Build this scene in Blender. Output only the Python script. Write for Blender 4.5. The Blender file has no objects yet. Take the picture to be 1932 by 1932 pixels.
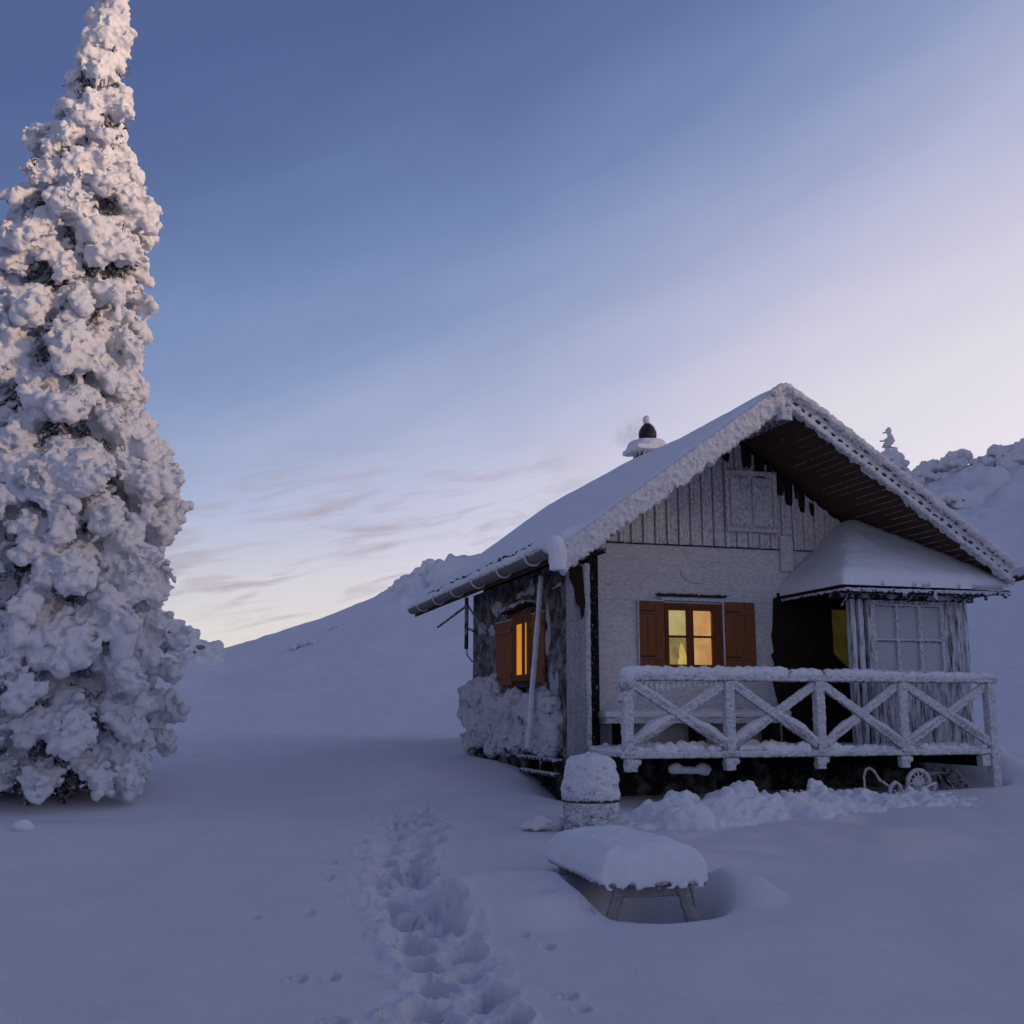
import bpy, bmesh, math, random
import numpy as np
from mathutils import Vector, Matrix

random.seed(7)
rng = np.random.default_rng(7)
scene = bpy.context.scene
COL = scene.collection
R = math.radians

# ------------------------------------------------------------------ camera, sky, sun, exposure
cam_data = bpy.data.cameras.new('camera')
cam_data.sensor_width = 36.0
cam_data.lens = 36.0 * 2083.0 / 1932.0
cam_data.clip_end = 2000.0
cam = bpy.data.objects.new('camera', cam_data)
cam.location = (0, 0, 1.5)
cam.rotation_euler = (R(90 + 10.232), 0, 0)
COL.objects.link(cam)
scene.camera = cam
scene.view_settings.view_transform = 'Standard'
scene.view_settings.look = 'None'
scene.view_settings.exposure = 0.0
scene.view_settings.gamma = 1.0
scene.cycles.use_denoising = True
scene.cycles.max_bounces = 8
scene.cycles.diffuse_bounces = 5
scene.cycles.transparent_max_bounces = 8

SUN_AZ = 113.0      # degrees clockwise from the viewing direction (towards the right)
SUN_EL = 5.2
SUN_STRENGTH = 3.0
SUN_COLOR = (1.0, 0.68, 0.45)
SUN_ANGLE = 6.5


def srgb(r, g, b):
    def f(c):
        c /= 255.0
        return c / 12.92 if c <= 0.04045 else ((c + 0.055) / 1.055) ** 2.4
    return (f(r), f(g), f(b), 1.0)


class NT:
    """Small helper round a node tree."""
    def __init__(self, tree):
        self.t = tree
        tree.nodes.clear()

    def n(self, typ, **kw):
        nd = self.t.nodes.new(typ)
        for k, v in kw.items():
            if k.startswith('i_'):
                nd.inputs[k[2:].replace('_', ' ')].default_value = v
            else:
                setattr(nd, k, v)
        return nd

    def l(self, a, b):
        self.t.links.new(a, b)

    def math(self, op, a, b=None, c=None, clamp=False):
        nd = self.t.nodes.new('ShaderNodeMath')
        nd.operation = op
        nd.use_clamp = clamp
        for i, x in enumerate((a, b, c)):
            if x is None:
                continue
            if isinstance(x, (int, float)):
                nd.inputs[i].default_value = x
            else:
                self.l(x, nd.inputs[i])
        return nd.outputs[0]

    def mix(self, fac, a, b, mode='MIX'):
        nd = self.t.nodes.new('ShaderNodeMix')
        nd.data_type = 'RGBA'
        nd.blend_type = mode
        for sock, x in ((nd.inputs[0], fac), (nd.inputs[6], a), (nd.inputs[7], b)):
            if isinstance(x, (int, float)):
                sock.default_value = x
            elif isinstance(x, tuple):
                sock.default_value = x
            else:
                self.l(x, sock)
        return nd.outputs[2]

    def ramp(self, fac, stops, interp='LINEAR'):
        nd = self.t.nodes.new('ShaderNodeValToRGB')
        cr = nd.color_ramp
        cr.interpolation = interp
        while len(cr.elements) < len(stops):
            cr.elements.new(0.5)
        for e, (p, c) in zip(cr.elements, stops):
            e.position = p
            e.color = c if isinstance(c, tuple) else (c, c, c, 1)
        self.l(fac, nd.inputs[0])
        return nd.outputs[0]


world = bpy.data.worlds.new('World')
scene.world = world
world.use_nodes = True
w = NT(world.node_tree)
tc = w.n('ShaderNodeTexCoord')
sep = w.n('ShaderNodeSeparateXYZ')
w.l(tc.outputs['Generated'], sep.inputs[0])
X, Y, Z = sep.outputs
el = w.math('ARCSINE', Z)                                   # elevation of the direction, radians
az = w.math('ARCTAN2', X, Y)                                # azimuth, 0 = viewing direction, + = right
# afterglow: the pale band climbs higher towards the place where the sun went down (to the right)
dl = w.math('COSINE', w.math('SUBTRACT', az, R(75)))
sh0 = w.math('MULTIPLY', w.math('SUBTRACT', dl, 0.259), 0.54)
shift = w.math('MAXIMUM', w.math('MAXIMUM', sh0, w.math('MULTIPLY', sh0, 0.62)), -0.29)
tt = w.math('SUBTRACT', el, shift)
# faint high veil makes the gradient uneven, in long streaks that climb to the right
cmb = w.n('ShaderNodeCombineXYZ')
w.l(w.math('ADD', w.math('MULTIPLY', az, 2.2), w.math('MULTIPLY', el, 1.2)), cmb.inputs[0])
w.l(w.math('SUBTRACT', w.math('MULTIPLY', el, 11.0), w.math('MULTIPLY', az, 4.2)), cmb.inputs[1])
veil = w.n('ShaderNodeTexNoise', i_Scale=1.3, i_Detail=4.0, i_Roughness=0.5)
w.l(cmb.outputs[0], veil.inputs['Vector'])
veilf = w.math('SUBTRACT', veil.outputs['Fac'], 0.5)
tt = w.math('SUBTRACT', tt, w.math('MULTIPLY', veilf, 0.09))
fac = w.math('MULTIPLY_ADD', tt, 1.0 / R(90), R(20) / R(90))   # -20..70 degrees -> 0..1
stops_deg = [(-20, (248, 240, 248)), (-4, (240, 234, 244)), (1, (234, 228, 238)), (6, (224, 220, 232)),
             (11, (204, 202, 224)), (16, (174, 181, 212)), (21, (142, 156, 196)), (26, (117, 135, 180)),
             (31, (98, 115, 161)), (37, (85, 100, 147)), (46, (87, 101, 146)), (60, (97, 108, 150)), (70, (101, 110, 150))]  # overhead stops, out of view, are lifted to add light on the ground
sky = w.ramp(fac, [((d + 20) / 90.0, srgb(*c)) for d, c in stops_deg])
# peach at the very horizon on the side away from the glow
peach = w.math('MULTIPLY', w.ramp(el, [(0.0, 1.0), (0.17, 0.0)]), w.ramp(w.math('MULTIPLY_ADD', az, 1.0, 0.7), [(0.0, 1.0), (0.55, 1.0), (0.85, 0.0)]))
sky = w.mix(w.math('MULTIPLY', peach, 0.85), sky, srgb(246, 226, 205))
# thin grey mauve cloud streaks low in the sky
cm2 = w.n('ShaderNodeCombineXYZ')
w.l(w.math('MULTIPLY', az, 13.0), cm2.inputs[0])
w.l(w.math('SUBTRACT', w.math('MULTIPLY', el, 85.0), w.math('MULTIPLY', az, 17.0)), cm2.inputs[1])
cl = w.n('ShaderNodeTexNoise', i_Scale=0.85, i_Detail=7.0, i_Roughness=0.58, i_Distortion=0.5)
w.l(cm2.outputs[0], cl.inputs['Vector'])
cm3 = w.n('ShaderNodeCombineXYZ')
w.l(w.math('MULTIPLY', az, 5.0), cm3.inputs[0])
w.l(w.math('MULTIPLY', el, 9.0), cm3.inputs[1])
cl2 = w.n('ShaderNodeTexNoise', i_Scale=1.4, i_Detail=3.0)
w.l(cm3.outputs[0], cl2.inputs['Vector'])
cmask = w.ramp(w.math('MULTIPLY_ADD', cl2.outputs['Fac'], 0.4, w.math('MULTIPLY', cl.outputs['Fac'], 0.75)), [(0.565, 0.0), (0.74, 1.0)])
band = w.math('MULTIPLY', w.ramp(el, [(0.05, 0.0), (0.09, 1.0), (0.17, 1.0), (0.27, 0.0)]),
              w.ramp(w.math('MULTIPLY_ADD', az, 1.0, 0.6), [(0.17, 0.0), (0.30, 1.0), (0.62, 1.0), (0.78, 0.0)]))
cloud = w.math('MULTIPLY', cmask, band)
sky = w.mix(w.math('MULTIPLY', cloud, 0.80), sky, srgb(174, 158, 172))
# pink belt opposite the glow, behind the camera
back = w.math('MULTIPLY', w.ramp(w.math('MULTIPLY', w.math('COSINE', w.math('SUBTRACT', az, R(20))), -1.0), [(0.0, 0.0), (0.7, 1.0)]), w.ramp(el, [(0.0, 1.0), (0.65, 0.0)]))
sky = w.mix(w.math('MULTIPLY', back, 0.22), sky, srgb(205, 178, 186))
left_f = w.ramp(w.math('MULTIPLY_ADD', az, -1.0, 0.2), [(0.0, 0.0), (0.55, 1.0)])
sky = w.mix(left_f, sky, w.mix(1.0, sky, (0.93, 1.0, 1.015, 1), 'MULTIPLY'))
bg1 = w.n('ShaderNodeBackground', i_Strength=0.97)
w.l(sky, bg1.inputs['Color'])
nish = w.n('ShaderNodeTexSky')
nish.sky_type = 'NISHITA'
nish.sun_disc = False
nish.sun_elevation = R(SUN_EL)
nish.sun_rotation = R(SUN_AZ)
bg2 = w.n('ShaderNodeBackground', i_Strength=0.004)
w.l(nish.outputs[0], bg2.inputs['Color'])
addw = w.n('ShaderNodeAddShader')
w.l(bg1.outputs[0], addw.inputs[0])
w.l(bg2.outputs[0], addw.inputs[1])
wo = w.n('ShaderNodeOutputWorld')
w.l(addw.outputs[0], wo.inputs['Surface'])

sun_d = bpy.data.lights.new('sun', 'SUN')
sun_d.energy = SUN_STRENGTH
sun_d.color = SUN_COLOR
sun_d.angle = R(SUN_ANGLE)
sun = bpy.data.objects.new('sun', sun_d)
sdir = Vector((math.sin(R(SUN_AZ)) * math.cos(R(SUN_EL)), math.cos(R(SUN_AZ)) * math.cos(R(SUN_EL)), math.sin(R(SUN_EL))))
sun.rotation_euler = sdir.to_track_quat('Z', 'Y').to_euler()
COL.objects.link(sun)

# ------------------------------------------------------------------ noise
_G = np.random.default_rng(11).normal(size=(256, 3))
_G /= np.linalg.norm(_G, axis=1)[:, None]
_P = np.random.default_rng(12).permutation(256)


def gnoise(p):
    p = np.asarray(p, float)
    i = np.floor(p).astype(np.int64)
    f = p - i
    u = f * f * f * (f * (f * 6 - 15) + 10)
    out = np.zeros(len(p))
    for dx in (0, 1):
        for dy in (0, 1):
            for dz in (0, 1):
                h = _P[(_P[(_P[(i[:, 0] + dx) & 255] + i[:, 1] + dy) & 255] + i[:, 2] + dz) & 255]
                g = _G[h]
                d = f - np.array([dx, dy, dz])
                wgt = (u[:, 0] if dx else 1 - u[:, 0]) * (u[:, 1] if dy else 1 - u[:, 1]) * (u[:, 2] if dz else 1 - u[:, 2])
                out += wgt * (g * d).sum(1)
    return out * 1.6


def fbm(p, octv=3, gain=0.5):
    a, s, f = 1.0, 0.0, 1.0
    for _ in range(octv):
        s = s + a * gnoise(np.asarray(p) * f + 17.3 * f)
        a *= gain
        f *= 2.03
    return s


# ------------------------------------------------------------------ mesh building
def ico(sub):
    bm = bmesh.new()
    bmesh.ops.create_icosphere(bm, subdivisions=sub, radius=1.0)
    bm.verts.ensure_lookup_table()
    v = np.array([x.co[:] for x in bm.verts])
    f = np.array([[q.index for q in x.verts] for x in bm.faces])
    bm.free()
    return v, f


ICO = {s: ico(s) for s in (1, 2, 3)}


class MB:
    def __init__(self):
        self.v = []
        self.f = []
        self.n = 0

    def add(self, verts, faces):
        verts = np.asarray(verts, float)
        self.v.append(verts)
        for q in faces:
            self.f.append([int(a) + self.n for a in q])
        self.n += len(verts)
        return self

    def box(self, lo, hi):
        x0, y0, z0 = lo
        x1, y1, z1 = hi
        v = [(x0, y0, z0), (x1, y0, z0), (x1, y1, z0), (x0, y1, z0), (x0, y0, z1), (x1, y0, z1), (x1, y1, z1), (x0, y1, z1)]
        f = [(0, 3, 2, 1), (4, 5, 6, 7), (0, 1, 5, 4), (1, 2, 6, 5), (2, 3, 7, 6), (3, 0, 4, 7)]
        return self.add(v, f)

    def beam(self, p, q, w_, h_, up=(0, 0, 1)):
        p, q = np.array(p, float), np.array(q, float)
        d = (q - p) / np.linalg.norm(q - p)
        up = np.array(up, float)
        s = np.cross(d, up)
        if np.linalg.norm(s) < 1e-4:
            s = np.cross(d, (1, 0, 0))
        s /= np.linalg.norm(s)
        t = np.cross(s, d)
        v = []
        for e in (p, q):
            for a, b in ((-1, -1), (1, -1), (1, 1), (-1, 1)):
                v.append(e + s * a * w_ / 2 + t * b * h_ / 2)
        f = [(0, 1, 2, 3), (7, 6, 5, 4), (0, 4, 5, 1), (1, 5, 6, 2), (2, 6, 7, 3), (3, 7, 4, 0)]
        return self.add(v, f)

    def tube(self, pts, r, n=8, caps=True):
        pts = np.array(pts, float)
        m = len(pts)
        rr = np.full(m, r) if np.isscalar(r) else np.array(r, float)
        tang = np.gradient(pts, axis=0)
        tang /= np.linalg.norm(tang, axis=1)[:, None]
        a = np.cross(tang[0], (0, 0, 1.0))
        if np.linalg.norm(a) < 1e-3:
            a = np.cross(tang[0], (1.0, 0, 0))
        a /= np.linalg.norm(a)
        V = []
        for i in range(m):
            a = a - tang[i] * (a @ tang[i])
            a /= np.linalg.norm(a)
            b = np.cross(tang[i], a)
            for k in range(n):
                th = 2 * math.pi * k / n
                V.append(pts[i] + rr[i] * (a * math.cos(th) + b * math.sin(th)))
        F = []
        for i in range(m - 1):
            for k in range(n):
                k2 = (k + 1) % n
                F.append((i * n + k, i * n + k2, (i + 1) * n + k2, (i + 1) * n + k))
        if caps:
            F.append(tuple(range(n))[::-1])
            F.append(tuple((m - 1) * n + k for k in range(n)))
        return self.add(V, F)

    def ell(self, c, rad, sub=2, rot=None):
        v, f = ICO[sub]
        q = v * np.array(rad if not np.isscalar(rad) else (rad,) * 3)
        if rot is not None:
            q = q @ np.array(rot.to_3x3()).T
        return self.add(q + np.array(c), f)

    def lathe(self, prof, c=(0, 0, 0), n=24, axis='Z'):
        V, F = [], []
        for (r, z) in prof:
            for k in range(n):
                th = 2 * math.pi * k / n
                V.append((r * math.cos(th), r * math.sin(th), z))
        V = np.array(V)
        if axis == 'Y':
            V = V[:, [0, 2, 1]]
        for i in range(len(prof) - 1):
            for k in range(n):
                k2 = (k + 1) % n
                F.append((i * n + k, i * n + k2, (i + 1) * n + k2, (i + 1) * n + k))
        F.append(tuple(range(n))[::-1])
        F.append(tuple((len(prof) - 1) * n + k for k in range(n)))
        return self.add(V + np.array(c), F)

    def prism(self, poly, d0, d1, axis=1):
        """polygon in the two other axes, extruded along axis from d0 to d1"""
        n = len(poly)
        V = []
        for d in (d0, d1):
            for a, b in poly:
                p = [0, 0, 0]
                o = [k for k in range(3) if k != axis]
                p[o[0]], p[o[1]], p[axis] = a, b, d
                V.append(p)
        F = [tuple(range(n)), tuple(range(2 * n - 1, n - 1, -1))]
        for i in range(n):
            j = (i + 1) % n
            F.append((i, i + n, j + n, j))
        return self.add(V, F)

    def mesh(self, name):
        me = bpy.data.meshes.new(name)
        me.from_pydata(np.concatenate(self.v).tolist(), [], self.f)
        bm = bmesh.new()
        bm.from_mesh(me)
        bmesh.ops.recalc_face_normals(bm, faces=bm.faces)
        bm.to_mesh(me)
        bm.free()
        return me


def link(name, me, mat, parent=None, smooth=False):
    me.materials.clear()
    me.materials.append(mat)
    if smooth:
        me.polygons.foreach_set('use_smooth', [True] * len(me.polygons))
    o = bpy.data.objects.new(name, me)
    COL.objects.link(o)
    if parent is not None:
        o.parent = parent
    return o


def part(name, mb, mat, parent=None, smooth=False, bevel=0.0):
    me = mb.mesh(name)
    o = link(name, me, mat, parent, smooth)
    if bevel:
        m = o.modifiers.new('bevel', 'BEVEL')
        m.width = bevel
        m.segments = 2
        m.limit_method = 'ANGLE'
    return o


def verts(me):
    a = np.empty(len(me.vertices) * 3)
    me.vertices.foreach_get('co', a)
    return a.reshape(-1, 3)


def normals(me):
    a = np.empty(len(me.vertices) * 3, dtype=np.float32)
    me.vertex_normals.foreach_get('vector', a)
    return a.reshape(-1, 3).astype(float)


def setv(me, v):
    me.vertices.foreach_set('co', np.ascontiguousarray(v).ravel())
    me.update()


def fused(mb, voxel, layers=(), smooth_it=0):
    """fuse everything in mb into one skin, then roughen it along its normals"""
    me0 = mb.mesh('tmp')
    o = bpy.data.objects.new('tmp', me0)
    COL.objects.link(o)
    m = o.modifiers.new('r', 'REMESH')
    m.mode = 'VOXEL'
    m.voxel_size = voxel
    if smooth_it:
        s = o.modifiers.new('s', 'SMOOTH')
        s.factor = 0.5
        s.iterations = smooth_it
    dg = bpy.context.evaluated_depsgraph_get()
    me = bpy.data.meshes.new_from_object(o.evaluated_get(dg))
    bpy.data.objects.remove(o)
    bpy.data.meshes.remove(me0)
    for amp, freq, octv, mode in layers:
        v = verts(me)
        n = normals(me)
        f = fbm(v * np.array(freq) + amp * 100, octv)
        if mode == 'up':
            k = amp * np.clip(n[:, 2], 0, 1) * (0.6 + f)
        elif mode == 'lump':
            k = amp * (np.abs(f) * 1.6 - 0.5)
        elif mode == 'pit':
            k = -amp * np.clip((f - 0.12) * 2.4, 0, 1)
        elif mode == 'feather':
            k = amp * (0.35 + 0.9 * f) * np.clip(1.0 - 0.5 * n[:, 2], 0.2, 1.4)
        else:
            k = amp * f
        setv(me, v + n * k[:, None])
    return me


def frosted(name, mb, mat, parent, voxel=0.014, layers=((0.010, 14, 3, ''),), smooth_it=0):
    return link(name, fused(mb, voxel, layers, smooth_it), mat, parent, True)


def empty(name, loc=(0, 0, 0), rz=0.0, parent=None):
    o = bpy.data.objects.new(name, None)
    o.empty_display_size = 0.2
    o.location = loc
    o.rotation_euler = (0, 0, rz)
    COL.objects.link(o)
    if parent:
        o.parent = parent
    return o


def tag(o, label=None, cat=None, group=None, kind=None):
    if label:
        o['label'] = label
    if cat:
        o['category'] = cat
    if group:
        o['group'] = group
    if kind:
        o['kind'] = kind
    return o


# ------------------------------------------------------------------ materials
def new_mat(name):
    m = bpy.data.materials.new(name)
    m.use_nodes = True
    return m, NT(m.node_tree)


def finish(t, color, rough=0.8, bump=None, spec=0.2, sss=0.0):
    b = t.n('ShaderNodeBsdfPrincipled')
    if isinstance(color, tuple):
        b.inputs['Base Color'].default_value = color
    else:
        t.l(color, b.inputs['Base Color'])
    b.inputs['Roughness'].default_value = rough
    b.inputs['Specular IOR Level'].default_value = spec
    if sss:
        b.inputs['Subsurface Weight'].default_value = sss
        b.inputs['Subsurface Radius'].default_value = (0.03, 0.035, 0.04)
        b.inputs['Subsurface Scale'].default_value = 1.0
    if bump is not None:
        t.l(bump, b.inputs['Normal'])
    o = t.n('ShaderNodeOutputMaterial')
    t.l(b.outputs[0], o.inputs['Surface'])
    return b


def noise(t, vec, scale, detail=4.0, rough=0.55, dist=0.0):
    nd = t.n('ShaderNodeTexNoise', i_Scale=scale, i_Detail=detail, i_Roughness=rough, i_Distortion=dist)
    t.l(vec, nd.inputs['Vector'])
    return nd.outputs['Fac']


def bump(t, h, strength, dist, prev=None):
    b = t.n('ShaderNodeBump', i_Strength=strength, i_Distance=dist)
    t.l(h, b.inputs['Height'])
    if prev is not None:
        t.l(prev, b.inputs['Normal'])
    return b.outputs[0]


def mat_snow(name, base=(0.80, 0.82, 0.86), grain=70.0, lump=9.0, ls=0.25, gs=0.35, fine=0.0):
    m, t = new_mat(name)
    tc = t.n('ShaderNodeTexCoord').outputs['Object']
    n1 = noise(t, tc, lump, 4)
    n2 = noise(t, tc, grain, 3, 0.7)
    c = t.mix(t.ramp(n1, [(0.3, 0.0), (0.7, 1.0)]), tuple(x * 0.94 for x in base) + (1,), base + (1,))
    b = bump(t, n1, ls, 0.05)
    b = bump(t, n2, gs, 0.012, b)
    if fine:
        b = bump(t, noise(t, tc, 130.0, 3, 0.75), fine, 0.008, b)
        c = t.mix(t.ramp(noise(t, tc, 95.0, 3, 0.7), [(0.35, 0.0), (0.65, 1.0)]), t.mix(1.0, c, (0.86, 0.86, 0.88, 1), 'MULTIPLY'), c)
    finish(t, c, 0.85, b, 0.15)
    return m


def mat_rime(name, wood=(0.045, 0.036, 0.030), ice=(0.68, 0.70, 0.75), cover=0.6, scale=28.0, up=0.25, soft=0.06,
             stretch=(1, 1, 1), big=0.0, bigscale=2.0, bs=0.5, boards=None):
    """timber under hoarfrost: ice where the noise says so and on top faces, bare wood in the rest"""
    m, t = new_mat(name)
    tc = t.n('ShaderNodeTexCoord').outputs['Object']
    mp = t.n('ShaderNodeMapping')
    mp.inputs['Scale'].default_value = stretch
    t.l(tc, mp.inputs['Vector'])
    vec = mp.outputs[0]
    n1 = noise(t, vec, scale, 6, 0.65)
    nrm = t.n('ShaderNodeNewGeometry').outputs['Normal']
    sp = t.n('ShaderNodeSeparateXYZ')
    t.l(nrm, sp.inputs[0])
    f = t.math('MULTIPLY_ADD', sp.outputs[2], up, n1)
    if big:
        n3 = noise(t, tc, bigscale, 4, 0.6, 0.6)
        f = t.math('ADD', f, t.math('MULTIPLY', t.math('SUBTRACT', n3, 0.5), big))
    f = t.math('ADD', f, cover - 0.5)
    fac = t.ramp(f, [(0.5 - soft, 0.0), (0.5 + soft, 1.0)])
    n2 = noise(t, vec, 6.0, 3)
    wc = t.mix(n2, tuple(x * 0.7 for x in wood) + (1,), tuple(x * 1.3 for x in wood) + (1,))
    ic = t.mix(noise(t, tc, 11.0, 5), tuple(x * 0.86 for x in ice) + (1,), ice + (1,))
    c = t.mix(fac, wc, ic)
    hb = t.math('MULTIPLY_ADD', fac, 0.6, n1)
    b = bump(t, hb, bs, 0.012)
    b = bump(t, noise(t, tc, 140.0, 2), 0.3, 0.006, b)
    if boards:
        ax, pitch, off = boards
        s2 = t.n('ShaderNodeSeparateXYZ')
        t.l(tc, s2.inputs[0])
        q = t.math('FRACT', t.math('MULTIPLY_ADD', s2.outputs[ax], 1.0 / pitch, off))
        e = t.math('MULTIPLY', t.math('ABSOLUTE', t.math('SUBTRACT', q, 0.5)), 2.0)
        e = t.ramp(e, [(0.90, 1.0), (0.97, 0.0)])
        b = bump(t, e, 0.4, 0.015, b)
    finish(t, c, 0.85, b, 0.15)
    return m


def mat_wood(name, col, scale=(3, 3, 40), rough=0.6, frost=0.0):
    m, t = new_mat(name)
    tc = t.n('ShaderNodeTexCoord').outputs['Object']
    mp = t.n('ShaderNodeMapping')
    mp.inputs['Scale'].default_value = scale
    t.l(tc, mp.inputs['Vector'])
    n1 = noise(t, mp.outputs[0], 3.0, 6, 0.6, 0.4)
    c = t.mix(n1, tuple(x * 0.6 for x in col) + (1,), tuple(x * 1.35 for x in col) + (1,))
    if frost:
        f = t.ramp(noise(t, tc, 30.0, 5, 0.7), [(0.62 - frost, 0.0), (0.72 - frost, 1.0)])
        c = t.mix(t.math('MULTIPLY', f, 0.7), c, (0.6, 0.62, 0.68, 1))
    finish(t, c, rough, bump(t, n1, 0.25, 0.004), 0.04)
    return m


SNOW = mat_snow('snow')
SNOW_FIELD = mat_snow('field_snow', (0.82, 0.82, 0.86), 38.0, 2.2, 0.40, 0.60, 0.8)
SNOW_TREE = mat_snow('tree_snow', (0.80, 0.81, 0.84), 55.0, 14.0, 0.30, 0.6, 0.4)
RIME = mat_rime('rime_timber', cover=0.62, scale=44, up=0.22, soft=0.10, wood=(0.09, 0.08, 0.075), bs=0.7)
RIME_RAIL = mat_rime('rime_railing', cover=0.63, scale=48, up=0.22, soft=0.18, ice=(0.75, 0.76, 0.79), wood=(0.16, 0.15, 0.145), bs=0.55)
RIME_THICK = mat_rime('rime_thick', cover=0.69, scale=44, up=0.1, soft=0.14, ice=(0.80, 0.79, 0.80), wood=(0.22, 0.21, 0.21), bs=0.8)
RIME_WALL = mat_rime('rime_wall', cover=0.60, scale=95, up=0.0, soft=0.22, stretch=(0.28, 1, 1.5), big=0.24, bigscale=0.8,
                     ice=(0.84, 0.82, 0.82), wood=(0.24, 0.23, 0.22), boards=(2, 0.17, 0.2), bs=0.16)
RIME_GABLE = mat_rime('rime_gable', cover=0.60, scale=55, up=0.05, soft=0.16, stretch=(1, 1, 0.35), big=0.22, bigscale=1.0,
                      ice=(0.80, 0.77, 0.76), wood=(0.17, 0.155, 0.15), bs=0.22)
RIME_PORCH = mat_rime('rime_porch', cover=0.56, scale=26, up=0.1, soft=0.10, stretch=(1, 1, 0.14), ice=(0.64, 0.66, 0.71),
                      wood=(0.06, 0.05, 0.048))
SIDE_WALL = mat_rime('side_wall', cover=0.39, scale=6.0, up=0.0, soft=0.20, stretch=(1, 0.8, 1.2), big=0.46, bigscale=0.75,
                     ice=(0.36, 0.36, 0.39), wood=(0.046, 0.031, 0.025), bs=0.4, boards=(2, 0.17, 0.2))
PLINTH = mat_rime('snowy_plinth', cover=0.74, scale=16, up=0.2, soft=0.04, big=0.25, bigscale=3.0, ice=(0.60, 0.59, 0.62),
                  wood=(0.04, 0.035, 0.03))
DARK_WOOD = mat_wood('dark_wood', (0.030, 0.020, 0.015), (4, 1, 4))
SOFFIT = mat_wood('soffit_wood', (0.085, 0.050, 0.034), (14, 1, 14), 0.75)
BROWN = mat_wood('brown_paint', (0.235, 0.092, 0.043), (12, 12, 1.2), 0.75)
BROWN_DK = mat_wood('brown_frame', (0.16, 0.056, 0.027), (10, 10, 2), 0.75)
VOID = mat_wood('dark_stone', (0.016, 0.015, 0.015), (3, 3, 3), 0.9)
ZINC = mat_rime('gutter_zinc', cover=0.42, scale=9, up=0.5, soft=0.10, ice=(0.6, 0.62, 0.67), wood=(0.15, 0.145, 0.14))
IRON, _t = new_mat('black_iron')
finish(_t, (0.02, 0.02, 0.022, 1), 0.5)
BARREL = mat_rime('barrel_frost', cover=0.60, scale=52, up=0.3, soft=0.12, big=0.35, bigscale=3.0, stretch=(1, 1, 1.6),
                  ice=(0.72, 0.73, 0.77), wood=(0.06, 0.055, 0.055))
NEEDLE = mat_wood('needles', (0.035, 0.038, 0.034), (20, 20, 20), 0.9, 0.16)
BARK = mat_wood('bark', (0.05, 0.04, 0.033), (12, 12, 2), 0.9, 0.05)


def mat_pane(name, c_lo, c_hi, strength, scale=3.0, clear=0.0, off=0.0):
    """steamed-up window glass in front of a lit room"""
    m, t = new_mat(name)
    tc = t.n('ShaderNodeTexCoord').outputs['Object']
    mp = t.n('ShaderNodeMapping')
    mp.inputs['Location'].default_value = (off, 0, off)
    t.l(tc, mp.inputs['Vector'])
    n1 = noise(t, mp.outputs[0], scale, 5, 0.6, 0.6)
    c = t.mix(t.ramp(n1, [(0.32, 0.0), (0.66, 1.0)]), c_lo, c_hi)
    e = t.n('ShaderNodeEmission', i_Strength=strength)
    t.l(c, e.inputs['Color'])
    g = t.n('ShaderNodeBsdfGlossy', i_Roughness=0.15)
    g.inputs['Color'].default_value = (0.5, 0.5, 0.5, 1)
    mx = t.n('ShaderNodeMixShader')
    mx.inputs[0].default_value = 0.04
    t.l(e.outputs[0], mx.inputs[1])
    t.l(g.outputs[0], mx.inputs[2])
    out = mx.outputs[0]
    if clear:
        tr = t.n('ShaderNodeBsdfTransparent')
        m2 = t.n('ShaderNodeMixShader')
        m2.inputs[0].default_value = clear
        t.l(out, m2.inputs[1])
        t.l(tr.outputs[0], m2.inputs[2])
        out = m2.outputs[0]
    o = t.n('ShaderNodeOutputMaterial')
    t.l(out, o.inputs['Surface'])
    return m


# ------------------------------------------------------------------ terrain
PHI = R(16.5)
P0 = np.array([1.2132, 12.0])
U2 = np.array([math.cos(PHI), math.sin(PHI)])
V2 = np.array([-math.sin(PHI), math.cos(PHI)])


def house(u, v, z=0.0):
    p = P0 + U2 * u + V2 * v
    return np.array([p[0], p[1], z])


def sstep(a, b, x):
    t = np.clip((x - a) / (b - a), 0, 1)
    return t * t * (3 - 2 * t)


CR_AZ = [-180, -120, -60, -35, -24.68, -17.61, -14.35, -13.59, -9.95, -6.75, -5.67, -2.66, 6.52, 18.83, 20.33, 22.3, 23.99, 25.44, 30, 45, 70, 90, 110, 130, 155, 180]
CR_E = [0.03, 0.02, 0.02, 0.03, 0.034, 0.0465, 0.0546, 0.0585, 0.0799, 0.1035, 0.1100, 0.125, 0.168, 0.196, 0.196, 0.196, 0.197, 0.199, 0.212, 0.34, 0.36, 0.19, 0.166, 0.160, 0.09, 0.03]  # unseen crest right of the view is raised to block the low sun
HOLLOW = (1.00, 8.50)
TRENCH = np.array([(-1.06, 12.4), (-1.03, 11.78), (-1.0, 11.06), (-0.98, 10.3), (-0.95, 9.62), (-0.86, 9.0), (-0.80, 8.5), (-0.68, 8.1), (-0.56, 7.7), (-0.45, 7.2), (-0.35, 6.7), (-0.26, 6.1), (-0.18, 5.5), (-0.12, 5.0), (-0.05, 4.4), (0.0, 3.6)])
pits = []
seg = np.linalg.norm(np.diff(TRENCH, axis=0), axis=1)
cum = np.concatenate([[0], np.cumsum(seg)])
k = 0
s = 0.0
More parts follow.
